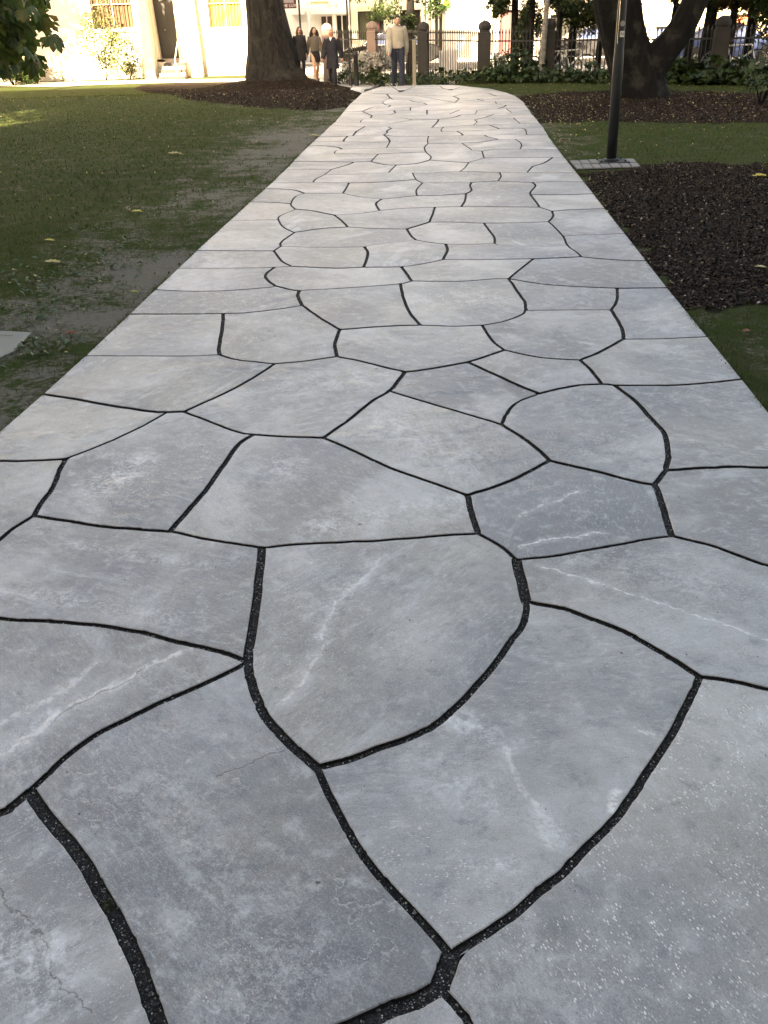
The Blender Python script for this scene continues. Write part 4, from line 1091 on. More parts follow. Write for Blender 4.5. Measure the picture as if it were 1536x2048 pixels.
# ------------------------------------------------------------ the forked tree at the right
Yt = TREE_R.y; pz = float(terr(TREE_R.x, Yt)); TX = TREE_R.x
tr = treething('forked_tree', (TX, Yt, pz), 'dark forked tree with twisted bark in the mulch bed behind the lamp post')
def axr(px, py, dy=0): v = PL(px, py, Yt); return (v.x-TX, dy, v.z-pz)
a1 = [axr(1279, 203), axr(1276, 185), axr(1272, 150), axr(1257, 108), axr(1244, 60), axr(1233, 0), axr(1226, -60), axr(1215, -150), axr(1210, -260)]; a1[0] = (a1[0][0], 0, -.2)
link('trunk', trunk_mesh('trunk', a1, [.60, .54, .50, .44, .43, .45, .42, .36, .2], 56, .06, .16, 5.0, 8), BARKD, tr, True)
a2 = [axr(1275, 180, -.05), axr(1290, 150, -.08), axr(1313, 115, -.1), axr(1340, 84, -.1), axr(1364, 48, -.1), axr(1384, 8, -.1), axr(1410, -50, 0), axr(1440, -130, .1)]
link('stem', trunk_mesh('stem', a2, [.34, .34, .30, .26, .25, .24, .22, .12], 40, .06, None, 9.0, 7), BARKD, tr, True)
for e, m_ in ((a1[-1], [(-1.0, .4, 1.9), (-2.2, .9, 3.6)]), (a1[-1], [(.3, -.3, 2.0), (.7, -.8, 4.0)]), (a1[-1], [(-.4, 1.1, 1.6), (-.6, 2.4, 3.0)]), (a2[-1], [(.9, .2, 1.6), (2.0, .4, 3.2)]), (a2[-1], [(.1, -.8, 1.9), (.3, -2.0, 3.4)]), (a2[-1], [(-.3, .9, 1.8), (-.3, 2.0, 3.6)])):
    e = Vector(e); MB().tube([e-Vector((0, 0, .35)), e+Vector(m_[0]), e+Vector(m_[1])], [.17, .11, .03], 10).build('limb', BARKD, tr, True)
V, F = leaves(blob_points(12000, (0.6, .4, 6.6), (4.6, 4.2, 2.9), 34, .30), .24, .3, .55); link('crown', mesh_np('crown', V, F), LEAF_RUST, tr)
# ------------------------------------------------------------ chestnut branch hanging in from the left
def chestnut_leaves(P, size):
    parts = []
    for p in P:
        n7 = random.choice((5, 7)); a0 = random.uniform(0, 6.28); tilt = random.uniform(-.5, .5); s = size*random.uniform(.75, 1.2)
        M = Matrix.Rotation(a0, 3, 'Z') @ Matrix.Rotation(random.uniform(.5, 1.5), 3, 'X') @ Matrix.Rotation(tilt, 3, 'Y')
        for k in range(n7):
            a = (k-(n7-1)/2)*(.62 if n7 == 5 else .52); l = s*(1-.10*abs(k-(n7-1)/2)); w = l*.21
            outl = [(0, 0, 0), (l*.45, w*.55, -.03*l), (l*.78, w, -.12*l), (l, 0, -.26*l), (l*.78, -w, -.12*l), (l*.45, -w*.55, -.03*l), (l*.5, 0, .03*l), (l*.8, 0, -.06*l)]
            R = Matrix.Rotation(a-math.pi/2, 3, 'Z'); V = np.array([(M @ (R @ Vector(v)))[:] for v in outl])+np.array(p)
            parts.append((V, np.array([(0,6,1),(1,6,7),(1,7,2),(2,7,3),(3,7,4),(4,7,5),(5,7,6),(5,6,0)])))
    return cat(parts)
ch = empty('chestnut_tree', (-7.6, 10.6, 0), label='chestnut tree outside the frame whose leafy branches hang in at top left', cat='tree'); cl = Vector(ch.location)
link('trunk', trunk_mesh('trunk', [(-1.5, 0, -.2), (-1.5, 0, 1.2), (-1.4, 0, 2.6), (-1.2, 0, 4.2)], [.42, .32, .30, .2], 28, .05, .2, 1), BARKD, ch, True)
br = MB()
for px, py, D in ((20, 0, 10.4), (60, 20, 10.9), (85, 10, 10.2), (10, 90, 11.0), (40, 110, 10.6)):
    e = PL(px, py, D)-cl; br.tube([(-1.35, 0, 3.2), ((e.x-1.4)*.5, e.y*.5, 3.4), (e.x, e.y, e.z+.5), (e.x+.03, e.y, e.z)], [.06, .04, .02, .008], 6)
br.build('branch', BARKD, ch)
pts = []
for (cx_, cy_, rx, ry, n_) in ((-60, 60, 70, 90, 90), (-10, 20, 40, 40, 40), (20, 40, 28, 34, 22), (16, 90, 34, 24, 30), (0, 120, 30, 20, 26), (45, 28, 26, 20, 9), (72, 12, 22, 14, 7), (40, 62, 20, 14, 10), (84, 38, 12, 12, 3), (92, 62, 12, 10, 2), (78, 118, 12, 9, 3), (60, 140, 14, 8, 4), (104, 82, 9, 6, 2), (52, 95, 12, 12, 5)):
    for _ in range(n_):
        r_ = math.sqrt(random.random()); t_ = random.random()*6.28; v = PL(cx_+rx*r_*math.cos(t_), cy_-14+ry*r_*math.sin(t_), random.uniform(9.9, 11.6)); pts.append((v-cl)[:])
V, F = chestnut_leaves(pts, .17); link('foliage', mesh_np('foliage', V, F), LEAF_CHES, ch)
V, F = leaves(blob_points(5000, (-1.5, 0, 5.6), (3.6, 3.6, 2.2), 18, .32), .26, .3, .5); link('crown', mesh_np('crown', V, F), LEAF_CHES, ch)
dp = empty('leafy_tree', (-17.5, 34, float(terr(-17.5, 34.0))), label='tree beyond the left edge of the frame that dapples the cream wall', cat='tree')
link('trunk', trunk_mesh('trunk', [(0, 0, -.1), (0, 0, 1.5), (.1, 0, 3.5), (.2, 0, 6)], [.3, .24, .2, .12], 20, .05, .1, 3), BARKD, dp, True)
V, F = leaves(blob_points(2600, (0.3, 0, 6.4), (3.4, 2.6, 1.9), 16, .34, False), .26, .3, .6); link('crown', mesh_np('crown', V, F), LEAF_CHES, dp)
dq = empty('leafy_tree', (-13.4, 34, float(terr(-13.4, 34.0))), label='slim unseen tree added outside the left edge to shade the doorway', cat='tree')  # added out of view so its crown shades door and steps
link('trunk', trunk_mesh('trunk', [(0, 0, -.1), (0, 0, 1.5), (.2, 0, 3.5), (.8, 0, 6)], [.16, .13, .1, .06], 16, .05, .1, 3), BARKD, dq, True)
V, F = leaves(blob_points(3200, (1.1, 0, 5.7), (1.0, .9, 2.2), 16, .4, False), .26, .3, .7); link('crown', mesh_np('crown', V, F), LEAF_CHES, dq)
# ------------------------------------------------------------ shrubs, climbers and border plants
def clump(name, px, py, D, r, h, n, size, mat, label, cat='plant', group=None, asp=.5, up=.4, zoff=0, ncl=9, spread=.34):
    v = PL(px, py, D); z = float(terr(v.x, v.y)); t = empty(name, (v.x, v.y, z), label=label, cat=cat, group=group)
    P = blob_points(n, (0, 0, h*.5+zoff), (r, r*.8, h*.55), ncl, spread, False); P[:, 2] = np.abs(P[:, 2])
    V, F = leaves(P, size, up, asp); link('foliage', mesh_np('foliage', V, F), mat, t)
    s = MB()
    for _ in range(6): a = random.uniform(0, 6.28); s.tube([(0, 0, -.05), (math.cos(a)*r*.3, math.sin(a)*r*.3, h*.45), (math.cos(a)*r*.6, math.sin(a)*r*.5, h*.8)], [.018, .012, .005], 5)
    s.build('stem', BARKD, t); return t
clump('wall_shrub', 205, 110, YB-1.1, 1.5, 2.9, 1700, .12, LEAF_PALE, 'sunlit twiggy climbing shrub against the cream wall under the left window', 'shrub', ncl=12)
clump('wall_shrub', 255, 130, YB-.9, .9, 1.1, 600, .11, LEAF_PALE, 'low sunlit shrub at the wall between the climbing shrub and the doorway', 'shrub')
for i, (px, r, h, lb) in enumerate(((-30, 2.0, 1.7, 'dark clipped shrub at the left edge below the chestnut leaves'), (22, .9, .95, 'bright leafy shrub beside the pavement under the chestnut'), (52, .8, .8, 'dark low shrub right of the bright one at far left'))):
    clump('shrub', px, 140, 41.0+.3*i, r*1.3, h*1.25, 5200, .10, LEAF_PALE if i == 1 else LEAF_DARK, lb, 'shrub', ncl=18, spread=.42)
def bigplant(px, D, r, h, n, size, label, mat=LEAF_DARK):
    v = PL(px, 140, D); z = float(terr(v.x, v.y)); t = empty('border_plant', (v.x, v.y, z), label=label, cat='plant', group='leafy plants along the railing')
    P = []
    for _ in range(n): a = random.uniform(0, 6.28); q = math.sqrt(random.random()); P.append((math.cos(a)*r*q, math.sin(a)*r*.7*q, h*(1-.65*q*q)*random.uniform(.45, 1)))
    V, F = leaves(np.array(P), size, .8, .78, .35, .25); link('foliage', mesh_np('foliage', V, F), mat, t)
    s = MB()
    for q in P[:30]: s.tube([(q[0]*.3, q[1]*.3, -.02), (q[0]*.9, q[1]*.9, q[2])], [.010, .006], 4)
    s.build('stem', LEAF_DARK, t)
wh = ['left of the bollard foot', 'behind the bollard', 'between bollard and sweater man', 'behind the sweater man', 'at the grey post right of the man', 'under the dark doorway', 'before the white A-frame board', 'at the left foot of the lone grey post', 'at the right foot of the lone grey post', 'below the slim silver trunk', 'under the dark stone post', 'in front of the white bicycles', 'left of the forked tree', 'just right of the forked tree', 'below the rear of the blue car', 'below the middle of the blue car', 'below the bonnet of the blue car', 'at the right edge of the frame', 'beyond the right edge of the frame']
xs_ = [690, 722, 756, 795, 835, 875, 912, 950, 990, 1030, 1075, 1125, 1180, 1345, 1385, 1430, 1480, 1530, 1580]
for i, (px, w_) in enumerate(zip(xs_, wh)):
    f = fence_pt(px); D = f.y-random.uniform(.7, 1.1); right = px > 1300
    bigplant(px, D, .62 if not right else .60, (.46+random.uniform(-.05, .08)) if not right else .62, 90 if not right else 62, .15 if not right else .27, ('broad leaved' if right else 'dark')+' border plant '+w_)
    if px > 980: bigplant(px+22, D-.5, .5, .34, 70, .13 if not right else .24, 'lower '+('broad' if right else 'dark')+' plant before the one '+w_)
bigplant(1040, fence_pt(1040).y-.6, .9, .95, 240, .16, 'taller dark bush between the lone grey post and the silver trunk')
bigplant(1000, fence_pt(1000).y-.4, .55, .75, 120, .14, 'dark bush leaning on the right side of the lone grey post')
# white flowering shrubs behind the bollard
for px, r, h, n_, lb in ((708, .55, .85, 130, 'white flowering shrub just left of the bollard top'), (748, .7, 1.05, 200, 'larger white flowering shrub right of the bollard'), (1000, .28, .85, 35, 'small white flowers right of the lone grey post')):
    f = fence_pt(px); D = f.y-.25; v = PL(px, 130, D); z = float(terr(v.x, v.y)); t = empty('flowering_shrub', (v.x, v.y, z), label=lb, cat='shrub')
    V, F = leaves(blob_points(n_*3, (0, 0, h*.5), (r, r*.6, h*.5), 9, .36, False), .10); link('foliage', mesh_np('foliage', V, F), LEAF_DARK, t)
    V, F = leaves(blob_points(n_*3, (0, -.12, h*.72), (r, r*.6, h*.45), 12, .38, False), .09, .3, .9); tag(link('flowers', mesh_np('flowers', V, F), PETAL, t), kind='stuff')
# trees behind the railing
def lowtree(px, D, rt, lean, crown, mat, bark, name, label, n=3500, size=.16, extra=()):
    v = PL(px, 120, D); z = float(terr(v.x, v.y)); t = empty(name, (v.x, v.y, z), label=label, cat='tree')
    link('trunk', trunk_mesh('trunk', [(0, 0, -.1), (lean*.3, 0, .9), (lean*.7, 0, 1.9), (lean, 0, 3.2), (lean*1.2, 0, 4.4)], [rt*1.15, rt, rt*.92, rt*.8, rt*.5], 20, .05, .1, px*.1), bark, t, True)
    (c, r) = crown; parts = [leaves(blob_points(n, c, r, 20, .3), size, .2, .5)]
    for c2, r2, n2 in extra: parts.append(leaves(blob_points(n2, c2, r2, 9, .36, False), size*.8, .2, .5))
    V, F = cat(parts); link('crown', mesh_np('crown', V, F), mat, t); return t
lowtree(1083, fence_pt(1083).y-.6, .075, .10, ((.1, 0, 4.6), (1.8, 1.6, 1.8)), LEAF_BIRCH, BARKB, 'birch_tree', 'slim silver trunk left of the dark stone post', 2600, .10, [((.5, .3, 2.1), (.55, .5, .5), 260), ((-.3, .3, 2.3), (.4, .4, .7), 200)])
lowtree(1028, 33.4, .12, -.05, ((0, 0, 4.2), (2.2, 1.8, 2.0)), LEAF_DARK, BARKD, 'leafy_tree', 'dark ivy-clad tree behind the railing left of the silver trunk', 3500, .14, [((.35, 0, 1.6), (.55, .5, 1.3), 2600), ((-.45, 0, 2.2), (.5, .4, .8), 1200)])
lowtree(1056, 32.6, .15, .03, ((0, 0, 4.0), (1.6, 1.6, 1.9)), LEAF_DARK, BARKD, 'leafy_tree', 'dark trunk directly left of the silver trunk', 2400, .13, [((0, .2, 1.5), (.45, .5, 1.3), 900)])
lowtree(822, 36.6, .16, 0, ((0, 0, 3.6), (1.7, 1.4, 2.0)), LEAF_DARK, BARKD, 'leafy_tree', 'dark leafy street tree behind the head of the man in the sweater', 3800, .14, [((-.6, -.2, 2.1), (.9, .5, .45), 420), ((.0, 0, 1.3), (.42, .4, 1.3), 1100)])
lowtree(765, 44.5, .10, 0, ((0, 0, 3.6), (2.0, 1.4, 1.25)), LEAF_PALE, BARK, 'leafy_tree', 'sunlit yellow green tree over the cream shop window', 2200, .15, [((.3, -.2, 2.2), (1.1, .5, .35), 160)])
lowtree(1140, 32.5, .13, .1, ((.3, 0, 3.3), (1.9, 1.4, 1.6)), LEAF_BIRCH, BARKD, 'leafy_tree', 'low hanging leafy tree above the white bicycles', 5200, .13, [((.2, 0, 1.9), (1.5, .6, .75), 4200)])
lowtree(1195, 33.0, .10, .1, ((.1, 0, 3.4), (1.3, 1.2, 1.7)), LEAF_BIRCH, BARKD, 'leafy_tree', 'leafy tree just left of the forked tree', 3000, .12, [((0, 0, 1.9), (.8, .5, .7), 1800)])
lowtree(1330, 31.5, .09, .2, ((.3, 0, 3.6), (1.6, 1.3, 1.6)), LEAF_BIRCH, BARKD, 'leafy_tree', 'leafy tree seen inside the fork of the dark tree', 2600, .12, [((.6, 0, 2.25), (.9, .5, .5), 1300)])
lowtree(1407, 28.5, .17, .1, ((0, 0, 3.4), (1.8, 1.3, 1.6)), LEAF_DARK, BARKD, 'leafy_tree', 'dark tree right of the fork in front of the car roof', 3600, .13, [((0.2, 0, 2.1), (.9, .5, .55), 1700)])
lowtree(1492, 29.5, .14, .05, ((.1, 0, 3.2), (1.9, 1.3, 1.5)), LEAF_RUST, BARKD, 'leafy_tree', 'rust tinted tree near the right edge over the car bonnet', 4200, .13, [((-.2, 0, 1.8), (1.0, .5, .7), 2000)])
lowtree(1560, 27.5, .13, .0, ((.0, 0, 3.0), (1.6, 1.3, 1.7)), LEAF_DARK, BARKD, 'leafy_tree', 'dark leafy tree cut by the right edge of the frame', 3600, .13, [((-.2, 0, 1.6), (.9, .5, 1.0), 2600)])
lowtree(1372, 27.6, .11, .1, ((.1, 0, 3.4), (1.6, 1.3, 1.5)), LEAF_DARK, BARKD, 'leafy_tree', 'thin dark tree just right of the leaning stem of the forked tree', 2600, .12, [((.2, 0, 2.15), (.8, .5, .5), 1500)])
lowtree(1455, 28.0, .10, .0, ((.1, 0, 3.4), (1.6, 1.3, 1.5)), LEAF_RUST, BARKD, 'leafy_tree', 'thin rust leaved tree beside the post before the blue car', 2600, .12, [((.1, 0, 2.0), (.9, .5, .55), 1700)])
lowtree(1115, 30.5, .09, .0, ((.0, 0, 3.4), (1.4, 1.2, 1.5)), LEAF_DARK, BARKD, 'leafy_tree', 'thin dark tree just right of the dark stone post', 2400, .12, [((.1, 0, 2.05), (.8, .5, .55), 1500)])
ot = empty('broad_tree', (5.2, -4.2, 0), label='broad unseen tree added behind the viewpoint to darken the near paving', cat='tree')  # added out of view; its crown dims the nearest slabs
link('trunk', trunk_mesh('trunk', [(0, 0, -.2), (0, 0, 1), (-.2, .1, 3), (-.8, .5, 5.5), (-1.6, 1.2, 8)], [.55, .42, .36, .28, .12], 36, .05, .2, 4), BARK, ot, True)
V, F = leaves(blob_points(9000, (-3.8, 3.2, 7.2), (5.0, 4.6, 2.0), 26, .33), .28, .5, .6); link('crown', mesh_np('crown', V, F), LEAF_CHES, ot)
t = clump('shrub', 1524, 190, 19.0, .55, .75, 420, .07, LEAF_DARK, 'loose dark shrub at the right edge beside the mulch', 'shrub')
# ------------------------------------------------------------ car, bicycles, motorcycle
def make_car(loc, rz, paint, label, s=1.0):
    t = empty('parked_car', loc, rz, label, 'car')
    BL = simple('car_paint', paint, .25, .05, 2, spec=.7); CH = simple('chrome', (.75, .75, .75), .15, metal=1); RB = simple('tyre_rubber', (.015, .015, .015), .8); GL = simple('tinted_glass', (.03, .045, .10), .08, spec=.8)
    low = [(-2.2, .45), (-2.25, .62), (-2.2, .85), (-1.95, .95), (-1.2, .99), (1.0, .97), (1.7, .87), (2.15, .72), (2.25, .52), (2.2, .32), (1.75, .27), (-1.8, .27)]
    arches = [(-1.38, .34), (1.36, .34)]
    # body: side outline lofted across the width with rounded flanks
    b = MB(); st = [(-.86, .95), (-.90, .985), (-.905, 1), (.905, 1), (.90, .985), (.86, .95)]; st = [(-.83, .97), (-.89, 1), (.89, 1), (.83, .97)]
    def wheelcut(pts):
        out = []
        bot = [(1.75, .27)]+[(1.36+.38*math.cos(a), .30+.38*math.sin(a)) for a in np.linspace(.0, math.pi, 9)]+[(-1.0, .27)]+[(-1.38+.38*math.cos(a), .30+.38*math.sin(a)) for a in np.linspace(0, math.pi, 9)]+[(-1.8, .27)]
        return [p for p in pts if p[1] > .28]+bot
    O = wheelcut(low); n = len(O); V = []
    for y, k in st: V += [(x*k, y, .62+(z-.62)*(1 if k == 1 else .93)) for x, z in O]
    F = []
    for j in range(len(st)-1):
        for i in range(n): a = j*n+i; c = j*n+(i+1) % n; F.append((a, a+n, c+n, c))
    F.append(tuple(range(n))); F.append(tuple((len(st)-1)*n+i for i in reversed(range(n))))
    body = b.add(V, F).build('body', BL, t)
    # cabin
    cab = [(-1.75, .96), (-1.15, 1.33), (-.55, 1.44), (.15, 1.44), (.62, 1.32), (1.15, .98)]
    V = []; m_ = len(cab)
    for y, k in ((-.84, 0), (-.62, 1), (.62, 1), (.84, 0)):
        V += [((x, y if z < 1.0 else (y*.82 if k == 0 else y), z-.0 if k == 0 else z+.02) if True else 0) for x, z in cab]
    F = []
    for j in range(3):
        for i in range(m_-1): a = j*m_+i; F.append((a, a+1, a+1+m_, a+m_))
    F.append(tuple(reversed(range(m_)))); F.append(tuple(3*m_+i for i in range(m_)))
    MB().add(V, F).build('roof', BL, t)
    for sgn in (-1, 1):
        for a, c in ((-1.35, -.42), (-.34, .48)):
            q = lambda x, top: (x, sgn*((.845) if not top else .70), .985 if not top else 1.38)
            xa, xb = a, c; xt0 = a+.28 if a < -1 else a; xt1 = c-.05 if c > .4 else c
            pts = [(xa, sgn*.848, .985), (xb+(.35 if c > .4 else 0), sgn*.848, .985), (xt1, sgn*.712, 1.37), (xt0, sgn*.712, 1.37 if a > -1 else 1.30)]
            w = MB().add(pts+[(x, y-sgn*.02, z) for x, y, z in pts], [(0,1,2,3),(7,6,5,4),(0,4,5,1),(1,5,6,2),(2,6,7,3),(3,7,4,0)]).build('side_window', GL, t)
        MB().tube([(-1.75, sgn*.86, .97), (-.4, sgn*.862, .985), (1.1, sgn*.86, .975)], .014, 6).build('trim', CH, t)
        MB().tube([(-1.70, sgn*.83, 1.0), (-1.15, sgn*.72, 1.345), (-.55, sgn*.70, 1.45), (.15, sgn*.70, 1.45), (.62, sgn*.72, 1.335), (1.12, sgn*.83, 1.0)], .016, 6).build('trim', CH, t)
        MB().box(.86, .98, sgn*.95-.07, sgn*.95+.07, .98, 1.1, .02).build('mirror', BL, t)
        MB().box(2.08, 2.2, sgn*.62-.16, sgn*.62+.16, .60, .72, .02).build('headlight', simple('lamp_glass', (.7, .72, .75), .1), t)
        MB().box(-2.24, -2.12, sgn*.64-.16, sgn*.64+.16, .68, .82, .02).build('tail_light', simple('red_lens', (.35, .01, .01), .2), t)
        for x in (-1.38, 1.36):
            w = MB().lathe([(.20, -.1), (.30, -.1), (.325, -.06), (.325, .06), (.30, .1), (.20, .1)], 24).build('wheel', RB, t, loc=(x, sgn*.80, .32)); w.rotation_euler = (math.pi/2, 0, 0)
            MB().lathe([(.04, -.105), (.205, -.09), (.205, .09), (.04, .105)], 12).build('rim', simple('alloy', (.5, .5, .5), .3, metal=1), w)
    for y_, pts in ((0, [(.66, .64, 1.345), (.66, -.64, 1.345), (1.16, -.76, 1.0), (1.16, .76, 1.0)]), (1, [(-1.19, -.62, 1.355), (-1.19, .62, 1.355), (-1.77, .74, .985), (-1.77, -.74, .985)])):
        MB().add([(x+(.012 if x > 0 else -.012), y, z+.012) for x, y, z in pts], [(0, 1, 2, 3), (3, 2, 1, 0)][:1]).build('windscreen' if y_ == 0 else 'rear_window', GL, t)
    MB().box(2.18, 2.262, -.5, .5, .36, .56, .015).build('grille', IRON, t)
    t.scale = (s, s, s); return t
q = PL(1452, 110, 40.6); make_car((q.x, q.y, -.425), math.radians(-6), (.035, .055, .13), 'dark blue saloon car parked beyond the railing at right', 1.0)
q = PL(800, 120, 45.0); make_car((q.x-.5, q.y, -.441), math.radians(180), (.012, .012, .013), 'black car parked across the street behind the man in the sweater')
q = PL(1180, 120, 44.8); make_car((q.x, q.y, -.441), math.radians(180), (.018, .018, .02), 'dark car parked across the street behind the white bicycles')
q = PL(1560, 120, 45.4); make_car((q.x, q.y, -.441), 0, (.45, .36, .24), 'tan car parked behind the blue saloon near the right edge')
def make_bike(loc, rz, col, label, lean=.08):
    t = empty('bicycle', loc, rz, label, 'bicycle', 'bicycles leaning on the railing'); t.rotation_euler = (lean, 0, rz)
    M_ = simple('bike_paint', col, .35); RB = simple('bike_tyre', (.02, .02, .02), .8); R = .34
    for x in (-.52, .52):
        c = [(x+R*math.cos(a), 0, R+R*math.sin(a)) for a in np.linspace(0, 2*math.pi, 33)]
        w = MB().tube(c, .018, 6, False).build('wheel', RB, t); sp = MB()
        for a in np.linspace(0, math.pi, 9)[:-1]: sp.tube([(x-R*math.cos(a), 0, R-R*math.sin(a)), (x+R*math.cos(a), 0, R+R*math.sin(a))], .002, 3)
        sp.tube([(x+(R-.02)*math.cos(a), 0, R+(R-.02)*math.sin(a)) for a in np.linspace(0, 2*math.pi, 33)], .008, 5, False); sp.build('spokes', simple('bike_metal', (.6, .6, .6), .3), w)
    f = MB(); bb = (-.05, 0, .30); seat = (-.22, 0, .78); head = (.36, 0, .80); hb = (.40, 0, .68)
    for a, b in ((bb, seat), (seat, head), (bb, hb), (head, hb), (bb, (-.52, 0, R)), (seat, (-.52, 0, R)), (hb, (.52, 0, R))): f.tube([a, b], .020, 8)
    f.build('frame', M_, t)
    MB().box(-.36, -.10, -.07, .07, .86, .91, .02).build('saddle', IRON, t); MB().tube([seat, (-.24, 0, .87)], .013, 6).build('seat_post', IRON, t)
    MB().tube([(.30, -.28, 1.0), (.38, -.2, .99), (.34, 0, .95), (.38, .2, .99), (.30, .28, 1.0)], .012, 6).tube([head, (.34, 0, .96)], .014, 6).build('handlebar', IRON, t)
    c = MB().tube([(-.05+.09*math.cos(a), -.05, .30+.09*math.sin(a)) for a in np.linspace(0, 6.2832, 17)], .008, 5, False); c.tube([(-.05, -.05, .30), (.05, -.08, .18)], .01, 5).tube([(-.05, .05, .30), (-.15, .08, .42)], .01, 5); c.build('crank', IRON, t)
    return t
BF = FA
for px, off, col, rr, lb in ((1145, .55, (.75, .75, .72), 0, 'white framed bicycle leaning beyond the railing left of the forked tree'), (1118, .95, (.70, .70, .68), .3, 'second pale bicycle partly behind the white framed one'), (668+40, 1.6, (.06, .06, .06), .2, 'black bicycle beyond the railing behind the bollard'), (1500, .9, (.5, .5, .5), 0, 'grey bicycle at the railing near the car bonnet')):
    f = fence_pt(px); make_bike((f.x, f.y+off, float(terr(f.x, f.y+off))), BF+rr+.25, col, lb)
# motorcycle parked upright by the hanging sign
q = PL(580, 60, 49.6); mc_ = empty('motorcycle', (q.x, q.y, -.33), math.radians(70), 'dark motorcycle seen between the great trunk and the woman in sunglasses', 'motorcycle')
for x in (-.65, .7):
    w = MB().tube([(x+.28*math.cos(a), 0, .31+.28*math.sin(a)) for a in np.linspace(0, 6.2832, 25)], .05, 8, False).build('wheel', simple('mc_tyre', (.02, .02, .02), .8), mc_)
MB().box(-.35, .25, -.14, .14, .35, .72, .05).build('engine', simple('mc_metal', (.25, .25, .24), .4, metal=1), mc_); MB().tube([(-.1, 0, .85), (.2, 0, .92), (.4, 0, .85)], [.13, .17, .1], 10).build('tank', IRON, mc_)
MB().box(-.85, -.15, -.13, .13, .78, .88, .04).build('seat', IRON, mc_); MB().tube([(.4, -.35, 1.1), (.5, 0, 1.02), (.4, .35, 1.1)], .016, 6).tube([(.7, 0, .31), (.5, 0, 1.0)], .03, 6).build('handlebar', IRON, mc_)
MB().lathe([(.02, -.05), (.10, 0), (.09, .06)], 12, (0, 0, 0)).build('headlight', simple('mc_lamp', (.8, .8, .75), .1), mc_, loc=(.62, 0, .95)).rotation_euler = (0, math.pi/2, 0)
# A-frame notice board by the railing
f = fence_pt(908); ab = empty('sandwich_board', (f.x, f.y+2.2, -.4), label='white A-frame board beyond the railing left of the lone grey post', cat='sign')
for s_ in (-1, 1):
    pn = MB().box(-.3, .3, -.012, .012, 0, 1.05).build('panel', WHITE, ab, loc=(0, s_*.24, 0)); pn.rotation_euler = (s_*.22, 0, 0)

# ------------------------------------------------------------ people
SKIN = simple('skin', (.52, .32, .23), .55, .08, 8); SKINR = simple('ruddy_skin', (.55, .25, .17), .55, .08, 8)
def etube(b, pts, rad, n=14):
    vs = []; fs = []; m_ = len(pts); pts = [Vector(p) for p in pts]
    for i, p in enumerate(pts):
        t = (pts[min(i+1, m_-1)]-pts[max(i-1, 0)]).normalized(); s = Vector((1, 0, 0)); s = (s-t*s.dot(t)); s = s.normalized() if s.length > .1 else Vector((0, 1, 0)); u = t.cross(s)
        rx, ry = rad[i] if isinstance(rad[i], tuple) else (rad[i], rad[i])
        for k in range(n): a = 2*math.pi*k/n; vs.append(p+s*math.cos(a)*rx+u*math.sin(a)*ry)
    for i in range(m_-1):
        for k in range(n): a = i*n+k; c = i*n+(k+1) % n; fs.append((a, c, c+n, a+n))
    fs.append(tuple(range(n-1, -1, -1))); fs.append(tuple((m_-1)*n+k for k in range(n))); b.add(vs, fs)
def ball(b, c, r, n=12):
    pr = [(max(.001, math.sin(a)), -math.cos(a)) for a in np.linspace(0.05, math.pi-.05, 9)]; vs = []
    r = r if isinstance(r, tuple) else (r, r, r)
    b.lathe(pr, n); k = len(pr)*n
    b.v[-k:] = [(c[0]+x*r[0], c[1]+y*r[1], c[2]+z*r[2]) for x, y, z in b.v[-k:]]
def solid(b, name, mat, parent, voxel=.012):
    o = b.build(name, mat, parent); md = o.modifiers.new('remesh', 'REMESH'); md.mode = 'VOXEL'; md.voxel_size = voxel; md.use_smooth_shade = True
    sm = o.modifiers.new('smooth', 'SMOOTH'); sm.iterations = 3; sm.factor = .5; return o
